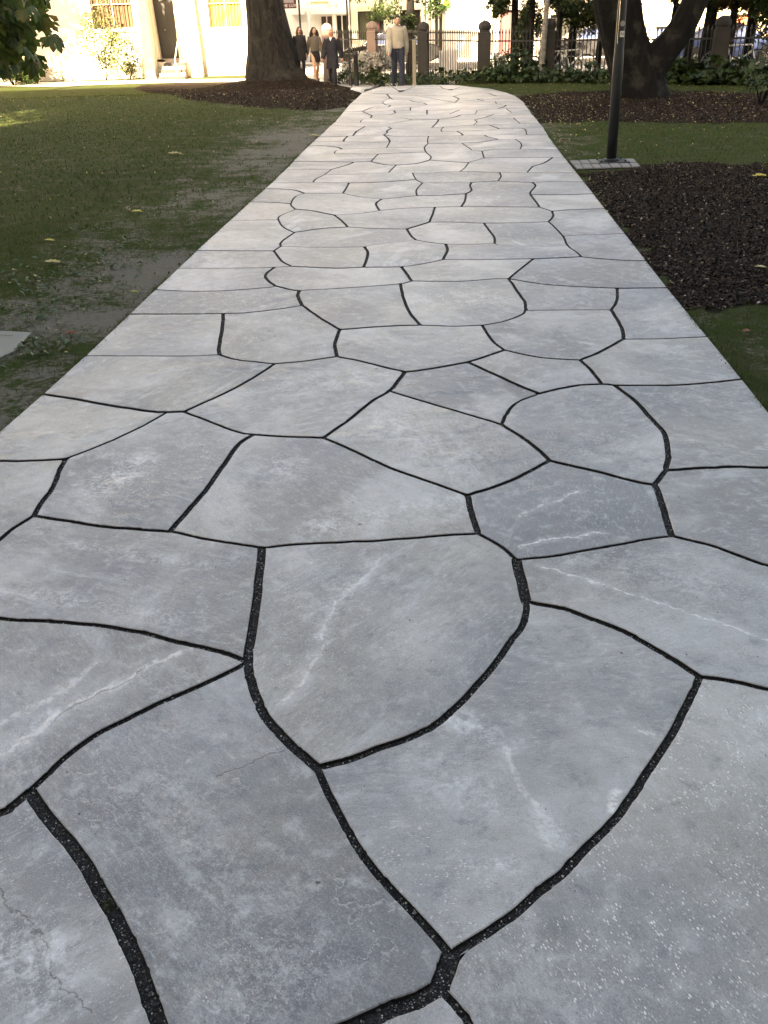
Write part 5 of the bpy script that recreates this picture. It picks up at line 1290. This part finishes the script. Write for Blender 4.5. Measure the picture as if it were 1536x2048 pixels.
def person(foot_px, foot_py, top_py, label, kind, rz=0.0, D=None):
    g = G(foot_px, foot_py)
    if D: g = PL(foot_px, foot_py, D); g.z = float(terr(g.x, g.y))
    H = PL(foot_px, top_py, g.y).z-g.z
    print('PERSON', kind, round(H, 2), round(g.y, 1))
    H = min(max(H, 1.5), 1.9); t = empty('person', g, rz, label, 'person')
    walk = kind['walk']; sg = 1 if walk >= 0 else -1; w = abs(walk)
    hip = .52; sh = .815
    # joints (fractions of the height); y negative = towards the camera
    J_ = {}
    for s in (-1, 1):
        ph = w*s*sg
        J_['hip', s] = Vector((s*.052, 0, hip)); J_['knee', s] = Vector((s*.050, -.5*max(ph, 0)*1.0+.02*(ph < 0)-.02, .285)); J_['ank', s] = Vector((s*.045, -ph*.75, .045+(.02 if ph < 0 else 0))); J_['toe', s] = Vector((s*.055, -ph*.75-.085, .018))
        J_['sh', s] = Vector((s*kind.get('shw', .105), .0, sh)); J_['el', s] = Vector((s*(kind.get('arm', .135)+.0), .03+ph*.3, .635)); J_['wr', s] = Vector((s*(kind.get('arm', .135)+.02), -.01+ph*.75, .485))
        if ('bend', s) in kind: J_['el', s] = Vector((s*.135, .03, .64)); J_['wr', s] = Vector(kind['bend', s])
    S = lambda v: Vector(v)*H
    nod = kind.get('nod', 0)
    head = Vector((0, -.01-nod*.04, .925-nod*.01))
    b = MB()
    etube(b, [S((0, 0, .49)), S((0, 0, .54)), S((0, 0, .62)), S((0, 0, .72)), S((0, 0, .79)), S((0, .004, .825)), S((0, .0, .85)), S(head-Vector((0, 0, .03)))], [(.075*H, .055*H), (.085*H, .062*H), (.072*H, .052*H), (.085*H, .058*H), (.095*H, .052*H), (.06*H, .04*H), (.031*H, .032*H), (.03*H, .034*H)])
    ball(b, S(head), (.043*H, .053*H, .066*H)); ball(b, S(head+Vector((0, -.018, -.035))), (.028*H, .03*H, .028*H))
    etube(b, [S(head+Vector((0, -.045, .012))), S(head+Vector((0, -.062, -.012))), S(head+Vector((0, -.05, -.018)))], [.006*H, .0095*H, .008*H], 8)
    for s in (-1, 1):
        ball(b, S(head+Vector((s*.044, .003, -.003))), (.006*H, .012*H, .018*H))
        etube(b, [S(J_['hip', s]+Vector((0, 0, .01))), S((J_['hip', s]+J_['knee', s])/2), S(J_['knee', s]), S(J_['knee', s]*.6+J_['ank', s]*.4), S(J_['ank', s])], [.052*H, .045*H, .030*H, .032*H, .019*H])
        etube(b, [S(J_['ank', s]+Vector((0, .018, -.02))), S(J_['toe', s]+Vector((0, .05, .008))), S(J_['toe', s])], [.022*H, .022*H, .016*H], 10)
        etube(b, [S(J_['sh', s]+Vector((-s*.02, 0, -.01))), S(J_['sh', s]), S((J_['sh', s]+J_['el', s])/2), S(J_['el', s]), S((J_['el', s]+J_['wr', s])/2), S(J_['wr', s])], [.034*H, .033*H, .027*H, .021*H, .020*H, .014*H], 10)
        wr = J_['wr', s]; dirn = (J_['wr', s]-J_['el', s]).normalized(); side = Vector((0, -1, 0)); side = (side-dirn*side.dot(dirn)).normalized(); out = dirn.cross(side)
        etube(b, [S(wr), S(wr+dirn*.025), S(wr+dirn*.05)], [(.014*H), (.020*H), (.020*H)], 8)
        for k in range(4):
            o_ = side*(-.0165+.011*k); ln = (.030, .040, .043, .036)[k]; st0 = wr+dirn*.045+o_
            etube(b, [S(st0), S(st0+dirn*ln*.5), S(st0+dirn*ln*.85-out*s*.008)], [.0055*H, .005*H, .004*H], 6)
        st0 = wr+dirn*.012+side*.014; etube(b, [S(st0), S(st0+dirn*.02+side*.014), S(st0+dirn*.038+side*.015)], [.007*H, .006*H, .005*H], 6)
    skin = kind.get('skin', SKIN); solid(b, 'body', skin, t, .0065)
    dk = simple('eye_dark', (.02, .015, .012), .3)
    for s in (-1, 1): e = MB(); ball(e, S(head+Vector((s*.017, -.048, .006))), (.0065*H, .005*H, .005*H), 8); e.build('eye', dk, t)
    e = MB(); etube(e, [S(head+Vector((-.014, -.049, -.034))), S(head+Vector((0, -.053, -.033))), S(head+Vector((.014, -.049, -.034)))], [.003*H, .004*H, .003*H], 6); e.build('mouth', simple('lip', (.30, .10, .08), .5), t)
    def legs(name, mat, add, z1=.045, flare=1.0):
        b = MB()
        for s in (-1, 1):
            a_ = J_['ank', s]; k_ = J_['knee', s]; end = k_+(a_-k_)*((.285-z1)/.24)
            etube(b, [S(J_['hip', s]+Vector((0, 0, .035))), S((J_['hip', s]+k_)/2), S(k_), S((k_+end)/2), S(end)], [(.055+add)*H, (.048+add)*H, (.036+add)*H, (.034+add)*flare*H, (.030+add)*flare*H])
        etube(b, [S((0, 0, .50)), S((0, 0, .54)), S((0, 0, .60))], [((.085+add)*H, (.062+add)*H), ((.090+add)*H, (.066+add)*H), ((.080+add)*H, (.058+add)*H)])
        return solid(b, name, mat, t, .011)
    def top(name, mat, add, z0, flare=0, hemw=None, sleeves=True, sleeve_to=1.0, slack=0):
        b = MB(); hw = hemw or .095
        pts = [S((0, 0, z0)), S((0, 0, (z0+.62)/2)), S((0, 0, .62)), S((0, 0, .72)), S((0, 0, .785)), S((0, .004, .828)), S((0, .0, .848))]
        rad = [((hw+add+flare)*H, (.064+add+flare*.8)*H), ((.090+add+flare*.5)*H, (.064+add+flare*.4)*H), ((.085+add)*H, (.062+add)*H), ((.094+add)*H, (.066+add)*H), ((.098+add)*H, (.058+add)*H), ((.066+add)*H, (.045+add)*H), (.044*H, .044*H)]
        etube(b, pts, rad, 20)
        if sleeves:
            for s in (-1, 1):
                w_ = J_['el', s]+(J_['wr', s]-J_['el', s])*sleeve_to
                etube(b, [S(J_['sh', s]+Vector((-s*.03, 0, -.012))), S(J_['sh', s]), S((J_['sh', s]+J_['el', s])/2), S(J_['el', s]), S((J_['el', s]+w_)/2), S(w_)], [(.024+add)*H, (.031+add)*H, (.033+add+slack)*H, (.030+add+slack)*H, (.027+add+slack)*H, (.021+add)*H], 12)
        return solid(b, name, mat, t, .011)
    def shoes(mat):
        for s in (-1, 1):
            b = MB(); a_ = J_['ank', s]; to = J_['toe', s]
            etube(b, [S(a_+Vector((0, .022, -.022))), S(a_+Vector((0, -.01, -.018))), S(to+Vector((0, .03, .006))), S(to+Vector((0, -.008, 0)))], [.026*H, .028*H, (.027*H, .022*H), (.018*H, .015*H)], 12); solid(b, 'shoe', mat, t, .009)
    def hair(mat, kind_):
        b = MB(); hd = head
        if kind_ == 'short':
            ball(b, S(hd+Vector((0, .008, .018))), (.047*H, .055*H, .056*H), 16)
        elif kind_ == 'long':
            ball(b, S(hd+Vector((0, .012, .018))), (.052*H, .056*H, .058*H), 16)
            for s in (-1, 1): etube(b, [S(hd+Vector((s*.040, .0, .02))), S(hd+Vector((s*.056, -.006, -.04))), S(hd+Vector((s*.064, -.018, -.10)))], [.022*H, .028*H, .018*H], 10)
            etube(b, [S(hd+Vector((0, .03, .02))), S(hd+Vector((0, .045, -.06))), S(hd+Vector((0, .045, -.12)))], [.05*H, .055*H, .03*H], 12)
        elif kind_ == 'hood':
            ball(b, S(hd+Vector((0, .02, .012))), (.060*H, .060*H, .068*H), 16)
            for s in (-1, 1): etube(b, [S(hd+Vector((s*.045, -.004, .02))), S(hd+Vector((s*.070, -.004, -.05))), S(hd+Vector((s*.088, .0, -.10)))], [.028*H, .032*H, .02*H], 10)
            etube(b, [S(hd+Vector((0, .03, .03))), S(hd+Vector((0, .05, -.06))), S(hd+Vector((0, .05, -.12)))], [.055*H, .07*H, .06*H], 12)
        elif kind_ == 'ring':
            etube(b, [S(hd+Vector((x, y, .0))) for x, y in ((-.042, -.01), (-.044, .02), (-.02, .052), (.02, .052), (.044, .02), (.042, -.01))], [.012*H]*6, 8)
        o = solid(b, 'hood' if kind_ == 'hood' else 'hair', mat, t, .008); return o
    return dict(t=t, S=S, H=H, head=head, legs=legs, top=top, shoes=shoes, hair=hair, J=J_)
KN = NT('oatmeal_knit'); kc = KN.coord(); kn = KN.noise(KN.mapping(kc, scale=(1, 1, .3)), 70, 3); KNIT = KN.fin(KN.mix(kn, (.30,.28,.225), (.42,.395,.33)), .95, KN.bump(kn, .6, .01), spec=.1)
DENIM = simple('blue_denim', (.014, .020, .036), .9, .3, 12, bump=.2); BLACKC = simple('black_cloth', (.012, .012, .014), .85, .3, 10); NAVY = simple('navy_black_wool', (.010, .012, .020), .85, .3, 10); BLKSHOE = simple('black_shoe', (.01, .01, .01), .5)
P = person(796, 173, 27, 'man in a pale knitted sweater and blue jeans walking with his head down', dict(walk=.16, nod=1, arm=.132, shw=.098), rz=.12)
P['legs']('jeans', DENIM, .006, .03, 1.25); P['top']('sweater', KNIT, .014, .545, .004, .098, True, 1.12, .012); P['shoes'](BLKSHOE); P['hair'](simple('dark_brown_hair', (.022, .018, .012), .7), 'short')
b = MB(); etube(b, [P['S']((0, 0, .535)), P['S']((0, 0, .556))], [(.106*P['H'], .078*P['H']), (.108*P['H'], .080*P['H'])], 20); b.build('hem', simple('pinkish_knit_hem', (.36, .27, .23), .95), P['t'])
P = person(667, 161.5, 56, 'older bald man in a long black coat and white collar left of the bollard', dict(walk=.13, arm=.145, shw=.105, skin=SKINR), D=35.0, rz=-.25)
P['legs']('trousers', NAVY, .008, .02, 1.3); P['top']('coat', NAVY, .018, .30, .012, .105, True, 1.0, .006); P['shoes'](BLKSHOE); P['hair'](simple('grey_hair', (.30, .26, .24), .8), 'ring')
b = MB(); S, H = P['S'], P['H']; b.add([S((-.030, -.062, .842)), S((.030, -.062, .842)), S((0, -.082, .785))], [(0, 2, 1)]); b.add([S((-.030, -.058, .842)), S((.030, -.058, .842)), S((0, -.078, .785))], [(0, 1, 2)]); b.build('shirt_collar', WHITE, P['t'])
P = person(633, 160, 54, 'woman with dark hood, grey top and short black skirt, middle of the three walkers', dict(walk=-.13, arm=.125, shw=.095), D=35.6, rz=.3)
P['top']('top', simple('grey_brown_top', (.10, .09, .075), .9), .008, .52, .0, .09, True, .9, .004); b = MB(); S, H = P['S'], P['H']; etube(b, [S((0, 0, .36)), S((0, 0, .46)), S((0, 0, .56)), S((0, 0, .60))], [(.115*H, .085*H), (.108*H, .08*H), (.098*H, .074*H), (.085*H, .064*H)], 18); solid(b, 'skirt', BLACKC, P['t'], .011)
P['shoes'](simple('tan_shoe', (.25, .17, .12), .6)); P['hair'](simple('dark_hood_cloth', (.022, .020, .016), .9), 'hood')
bag = empty('handbag', P['t'].location, .3, label='brown shoulder bag carried by the hooded woman', cat='bag'); b = MB().box(.11*H, .17*H, -.05*H, .05*H, .60*H, .70*H, .012); b.build('pouch', simple('brown_leather', (.16, .07, .04), .6), bag); MB().tube([S((.14, 0, .70)), S((.09, -.01, .83)), S((.05, .03, .80))], .008, 6).build('strap', simple('bag_strap', (.12, .05, .03), .6), bag)
P = person(604, 160, 53, 'woman with long brown hair, sunglasses and black coat beside the great trunk', dict(walk=.05, arm=.120, shw=.095), D=35.4, rz=.45)
P['legs']('leggings', BLACKC, .002, .04); P['top']('coat', BLACKC, .018, .34, .018, .10, True, 1.0, .004); P['shoes'](BLKSHOE); P['hair'](simple('brown_hair', (.085, .042, .022), .6), 'long')
S, H, hd = P['S'], P['H'], P['head']; g_ = MB()
for s in (-1, 1): ball(g_, S(hd+Vector((s*.018, -.053, .006))), (.016*H, .006*H, .012*H), 10)
g_.tube([S(hd+Vector((-.044, -.01, .008))), S(hd+Vector((-.034, -.052, .008))), S(hd+Vector((.034, -.052, .008))), S(hd+Vector((.044, -.01, .008)))], .003*H, 6); g_.build('sunglasses', IRON, P['t'])

# ------------------------------------------------------------ lawn, mulch, fallen leaves
def scatter(n, x0, x1, y0, y1, keep):
    x = rng.uniform(x0, x1, n); y = rng.uniform(y0, y1, n); k = keep(x, y); return x[k], y[k]
wedge = lambda x, y: np.abs(x) < .62*y+2.0
def onlawn(x, y):
    return wedge(x, y) & ~inpoly(x, y, OUT) & ~inpoly(x, y, BRANCH) & (mulchf(x, y) < .5) & ~inpoly(x, y, [(v.x, v.y) for v in Qc]) & ~inpoly(x, y, [(v.x, v.y) for v in Q])
def blades(x, y, h, w, name, parent=None):
    n = len(x); a = rng.uniform(0, 6.283, n); z = terr(x, y); H = h*rng.uniform(.5, 1.3, n); ln = rng.uniform(.2, 1.0, n)*H; b2 = rng.uniform(0, 6.283, n)
    wx, wy = np.cos(a)*w, np.sin(a)*w
    b0 = np.stack([x-wx, y-wy, z-.003], 1); b1 = np.stack([x+wx, y+wy, z-.003], 1); m0 = np.stack([x-wx*.7+np.cos(b2)*ln*.35, y-wy*.7+np.sin(b2)*ln*.35, z+H*.6], 1); m1 = m0+np.stack([wx*1.4, wy*1.4, 0*x], 1)
    tp = np.stack([x+np.cos(b2)*ln, y+np.sin(b2)*ln, z+H], 1); V = np.stack([b0, b1, m1, m0, tp], 1).reshape(-1, 3); k = np.arange(n)[:, None]*5
    F = np.concatenate([k+np.array([[0, 1, 2]]), k+np.array([[0, 2, 3]]), k+np.array([[3, 2, 4]])]); return mesh_np(name, V, F)
GR = leafmat('grass_blade', [(.026,.058,.012), (.042,.080,.018), (.066,.100,.026), (.088,.104,.038), (.17,.16,.08)], .25, .9)
GR.node_tree.nodes['Principled BSDF'].inputs['Specular IOR Level'].default_value = .08
x, y = scatter(420000, -9, 9, 2.0, 9.5, onlawn); k = rng.random(len(x)) > dirtf(x, y)*1.05; x, y = x[k], y[k]; k = vnoise(x, y, .09, 31) > .30; x, y = x[k], y[k]
tag(link('grass', blades(x, y, .026, .0016, 'grass'), GR), 'short worn lawn grass beside the path, near part', kind='stuff')
x, y = scatter(420000, -22, 22, 9.5, 36, lambda x, y: onlawn(x, y) & (rng.random(len(x)) < (12/y)**1.2)); k = rng.random(len(x)) > dirtf(x, y)*1.2; x, y = x[k], y[k]; k = vnoise(x, y, .25, 32) > .2; x, y = x[k], y[k]
tag(link('grass', blades(x, y, .034, .0045, 'grass'), GR), 'lawn grass further off on both sides of the path', kind='stuff')
# straggly blades and crumbs of soil over the edge of the paving
ex, ey = [], []
for E_, sgn in ((LEDGE, -1), (REDGE, 1)):
    for a, b in zip(E_, E_[1:]):
        if min(a[1], b[1]) > 16 or max(a[1], b[1]) < 1.5: continue
        l = math.hypot(b[0]-a[0], b[1]-a[1])
        for _ in range(int(l*300)):
            u = random.random(); o_ = random.gauss(.006, .012); ex.append(a[0]+(b[0]-a[0])*u+sgn*o_); ey.append(a[1]+(b[1]-a[1])*u)
ex, ey = np.array(ex), np.array(ey); k = (mulchf(ex-.1*np.sign(-ex), ey) < .5) & (vnoise(ex, ey, .15, 5) > .42)
tag(link('edge_grass', blades(ex[k], ey[k], .036, .0016, 'edge_grass'), GR), 'grass straggling over the paving edge', kind='stuff')
# soil and leaf crumbs spilt over the edge stones
sx_, sy_ = [], []
for E_, sgn in ((LEDGE, 1), (REDGE, -1)):
    for a, b in zip(E_, E_[1:]):
        if min(a[1], b[1]) > 14 or max(a[1], b[1]) < 1.5: continue
        l = math.hypot(b[0]-a[0], b[1]-a[1])
        for _ in range(int(l*230)):
            u = random.random(); o_ = abs(random.gauss(0, .022))-.012; sx_.append(a[0]+(b[0]-a[0])*u+sgn*o_); sy_.append(a[1]+(b[1]-a[1])*u)
sx_, sy_ = np.array(sx_), np.array(sy_); k = vnoise(sx_, sy_, .22, 15) > .40; sx_, sy_ = sx_[k], sy_[k]
EDGE_XY = (sx_, sy_)
# broad leaved weeds in the turf
wx, wy = [], []
for px, py, n_, r_ in ((130, 565, 90, .42), (190, 548, 40, .3), (260, 490, 22, .2), (160, 520, 24, .3), (60, 705, 50, .16), (90, 690, 20, .1), (170, 460, 14, .14), (250, 408, 14, .25), (100, 600, 40, .3), (300, 520, 12, .2), (30, 640, 30, .25)):
    c = G(px, py)
    for _ in range(n_): wx.append(c.x+random.gauss(0, r_)); wy.append(c.y+random.gauss(0, r_*1.1))
wx, wy = np.array(wx), np.array(wy); k = onlawn(wx, wy); wx, wy = wx[k], wy[k]
V, F = leaves(np.stack([wx, wy, terr(wx, wy)+.02], 1), .06, 1.6, .45, .4, .2)
tag(link('lawn_weeds', mesh_np('lawn_weeds', V, F), leafmat('weed_leaf', [(.045,.075,.03), (.065,.10,.045), (.09,.12,.06)], .25)), 'broad leaved weeds in the turf left of the path', kind='stuff')
# bark mulch chips
def chips(x, y, smin, smax, name, mat, lift=.012, flat=1.2):
    n = len(x); nrm, a, b = rot_rand(n, flat); s = rng.uniform(smin, smax, n)[:, None]; asp = rng.uniform(.25, .6, (n, 1)); P = np.stack([x, y, terr(x, y)+lift*rng.uniform(.3, 1.4, n)], 1)
    th = nrm*s*.12
    V = np.stack([P-a*s-b*s*asp, P+a*s-b*s*asp*.7, P+a*s*.9+b*s*asp, P-a*s*.8+b*s*asp*.8, P+th], 1).reshape(-1, 3); k = np.arange(n)[:, None]*5
    F = np.concatenate([k+np.array([[0, 1, 4]]), k+np.array([[1, 2, 4]]), k+np.array([[2, 3, 4]]), k+np.array([[3, 0, 4]])]); return link(name, mesh_np(name, V, F), mat)
MT = NT('bark_chip'); r = MT.geo('Random Per Island'); CHIP = MT.fin(MT.cramp(r, [(0, (.007,.005,.004)), (.5, (.024,.017,.012)), (.85, (.048,.033,.023)), (.972, (.085,.062,.045)), (.992, (.22,.18,.13)), (1, (.42,.38,.32))]), .85, spec=.15)
MT = NT('brown_bark_chip'); r = MT.geo('Random Per Island'); CHIP2 = MT.fin(MT.cramp(r, [(0, (.012,.009,.007)), (.5, (.034,.025,.019)), (.9, (.062,.046,.035)), (.98, (.11,.085,.06)), (1, (.30,.25,.18))]), .9, spec=.1)
inm = lambda P: (lambda x, y: wedge(x, y) & (mulchf(x, y) > .5) & inpoly(x, y, P) & ~inpoly(x, y, OUT) & ~inpoly(x, y, [(v.x, v.y) for v in Q]))
P2 = [(p[0], p[1]) for p in MULCH_R2]; big = [(-30, -30), (30, -30), (30, 60), (-30, 60)]
x, y = scatter(420000, 0, 12, 4.5, 12.5, inm(big)); o = chips(x, y, .004, .019, 'bark_mulch', CHIP); tag(o, 'dark bark mulch beside the path around the lamp post', kind='stuff')
x, y = scatter(420000, -12, 16, 13, 36, inm(big)); o = chips(x, y, .008, .022, 'bark_mulch', CHIP2, .016); tag(o, 'dark mulch round the great trunk and the forked tree', kind='stuff')
o = chips(EDGE_XY[0], EDGE_XY[1], .0015, .006, 'edge_crumbs', CHIP2, .022, 2.0); tag(o, 'soil and bark crumbs spilt over the edge stones', kind='stuff')
# pale leaf litter
LIT = leafmat('dry_leaf', [(.22,.17,.09), (.40,.34,.18), (.30,.20,.09), (.50,.46,.30), (.55,.50,.16), (.20,.11,.05)], .2, .7)
offpath = lambda x, y: wedge(x, y) & ~inpoly(x, y, OUT) & ~inpoly(x, y, BRANCH)
LITP = []
x, y = scatter(6500, -14, 14, 3, 30, offpath); k = rng.random(len(x)) < .16+.5*sstep(8, 16, y); LITP.append((x[k], y[k], .019))
pr_ = pp((1045, 196), (1100, 190), (1180, 200), (1200, 240), (1120, 300), (1095, 255)); x, y = scatter(5000, 0, 9, 11, 24, lambda x, y: inpoly(x, y, pr_) & offpath(x, y)); LITP.append((x[:900], y[:900], .022))
x, y = scatter(2600, 0, 14, 14, 22, lambda x, y: (mulchf(x, y) > .5) & offpath(x, y)); LITP.append((x[:620], y[:620], .022))
x, y = scatter(3000, 0, 12, 4, 12.5, lambda x, y: (mulchf(x, y) > .5) & offpath(x, y)); LITP.append((x[:420], y[:420], .011))
x, y = scatter(3000, -9, 0, 20, 28, lambda x, y: (mulchf(x, y) > .5) & offpath(x, y)); LITP.append((x[:110], y[:110], .026))
parts = [leaves(np.stack([x, y, terr(x, y)+.018], 1), s*1.6, 1.5, .55, .5, .3) for x, y, s in LITP]
V, F = cat(parts); tag(link('leaf_litter', mesh_np('leaf_litter', V, F), LIT), 'small dry pale leaves scattered over lawn and mulch', kind='stuff')
# the fallen leaves one can pick out
def fallen(px, py, size, col, label, rz=0.):
    g = G(px, py); n = 9; m_ = MB(); ring = []
    for k in range(n*2):
        a = 2*math.pi*k/(n*2); r_ = size*(1 if k % 2 == 0 else .62)*(.85+.3*math.cos(a)**2); ring.append((r_*math.cos(a), r_*.55*math.sin(a), .012+.4*size*abs(math.sin(a*1.0))*.5+random.uniform(0, .1)*size))
    m_.add([(0, 0, .012)]+ring, [(0, 1+k, 1+(k+1) % (2*n)) for k in range(2*n)])
    o = m_.build('fallen_leaf', simple('fallen_leaf_'+str(px), col, .7, .3, 30)); o.location = (g.x, g.y, float(terr(g.x, g.y))+.012); o.rotation_euler = (.15, .1, rz)
    so = MB().tube([(-size, 0, .012), (-size*1.5, .02, .02)], .0015, 4).build('stalk', simple('stalk', (.2, .15, .08), .8), o); tag(o, label, 'leaf', 'single fallen leaves')
fallen(143, 674, .045, (.20, .075, .05), 'reddish brown curled leaf in the grass near the left access cover', .2)
fallen(1491, 670, .04, (.24, .09, .055), 'reddish leaf on the grass near the right edge', .6)
fallen(1520, 358, .10, (.42, .36, .09), 'large yellow leaf on the dark mulch at the right edge', .1)
fallen(1520, 541, .045, (.55, .48, .28), 'pale yellow leaf on the mulch low at the right edge', .0)
fallen(275, 428, .055, (.50, .46, .14), 'yellow leaf on the lawn in the middle left', .3)
fallen(100, 486, .045, (.45, .42, .12), 'small yellow leaf in the grass far left', .1)
fallen(108, 531, .07, (.38, .35, .16), 'pale curled leaf above the weeds at left', .1)
fallen(352, 312, .11, (.35, .30, .16), 'pale leaf lying in the upper lawn left of the path', .3)
fallen(630, 276, .10, (.42, .38, .20), 'pale leaf at the left edge of the path near the top', .1)
fallen(270, 590, .03, (.40, .40, .12), 'tiny yellow green leaf on the bare earth by the path', .3)
# twigs, crumbs and specks on the slabs
x, y = scatter(2600, -3.5, 4.5, 1.0, 16, lambda x, y: inpoly(x, y, OUT)); k = vnoise(x, y, .5, 77) > .35; x, y = x[k], y[k]; n = len(x)
CR = NT('crumb'); r = CR.geo('Random Per Island'); CRM = CR.fin(CR.cramp(r, [(0, (.02,.018,.014)), (.5, (.05,.04,.03)), (1, (.3,.25,.17))]), .85)
s = rng.uniform(.001, .0028, n); V = octa[None]*s[:, None, None]*rng.uniform(.5, 1.8, (n, 6, 1)); V[:, :, 0] += x[:, None]; V[:, :, 1] += y[:, None]; V[:, :, 2] += .0205+s[:, None]*.3
F = (of[None]+np.arange(n)[:, None, None]*6).reshape(-1, 3); tag(link('crumbs', mesh_np('crumbs', V.reshape(-1, 3), F), CRM, path), kind='stuff')
# moss tuft in the joint
c = G(222, 1815); mx = np.array([c.x+random.gauss(0, .012) for _ in range(260)]); my = np.array([c.y+random.gauss(0, .012) for _ in range(260)])
tag(link('moss', blades(mx, my, .013, .0007, 'moss'), GR, path), kind='stuff')
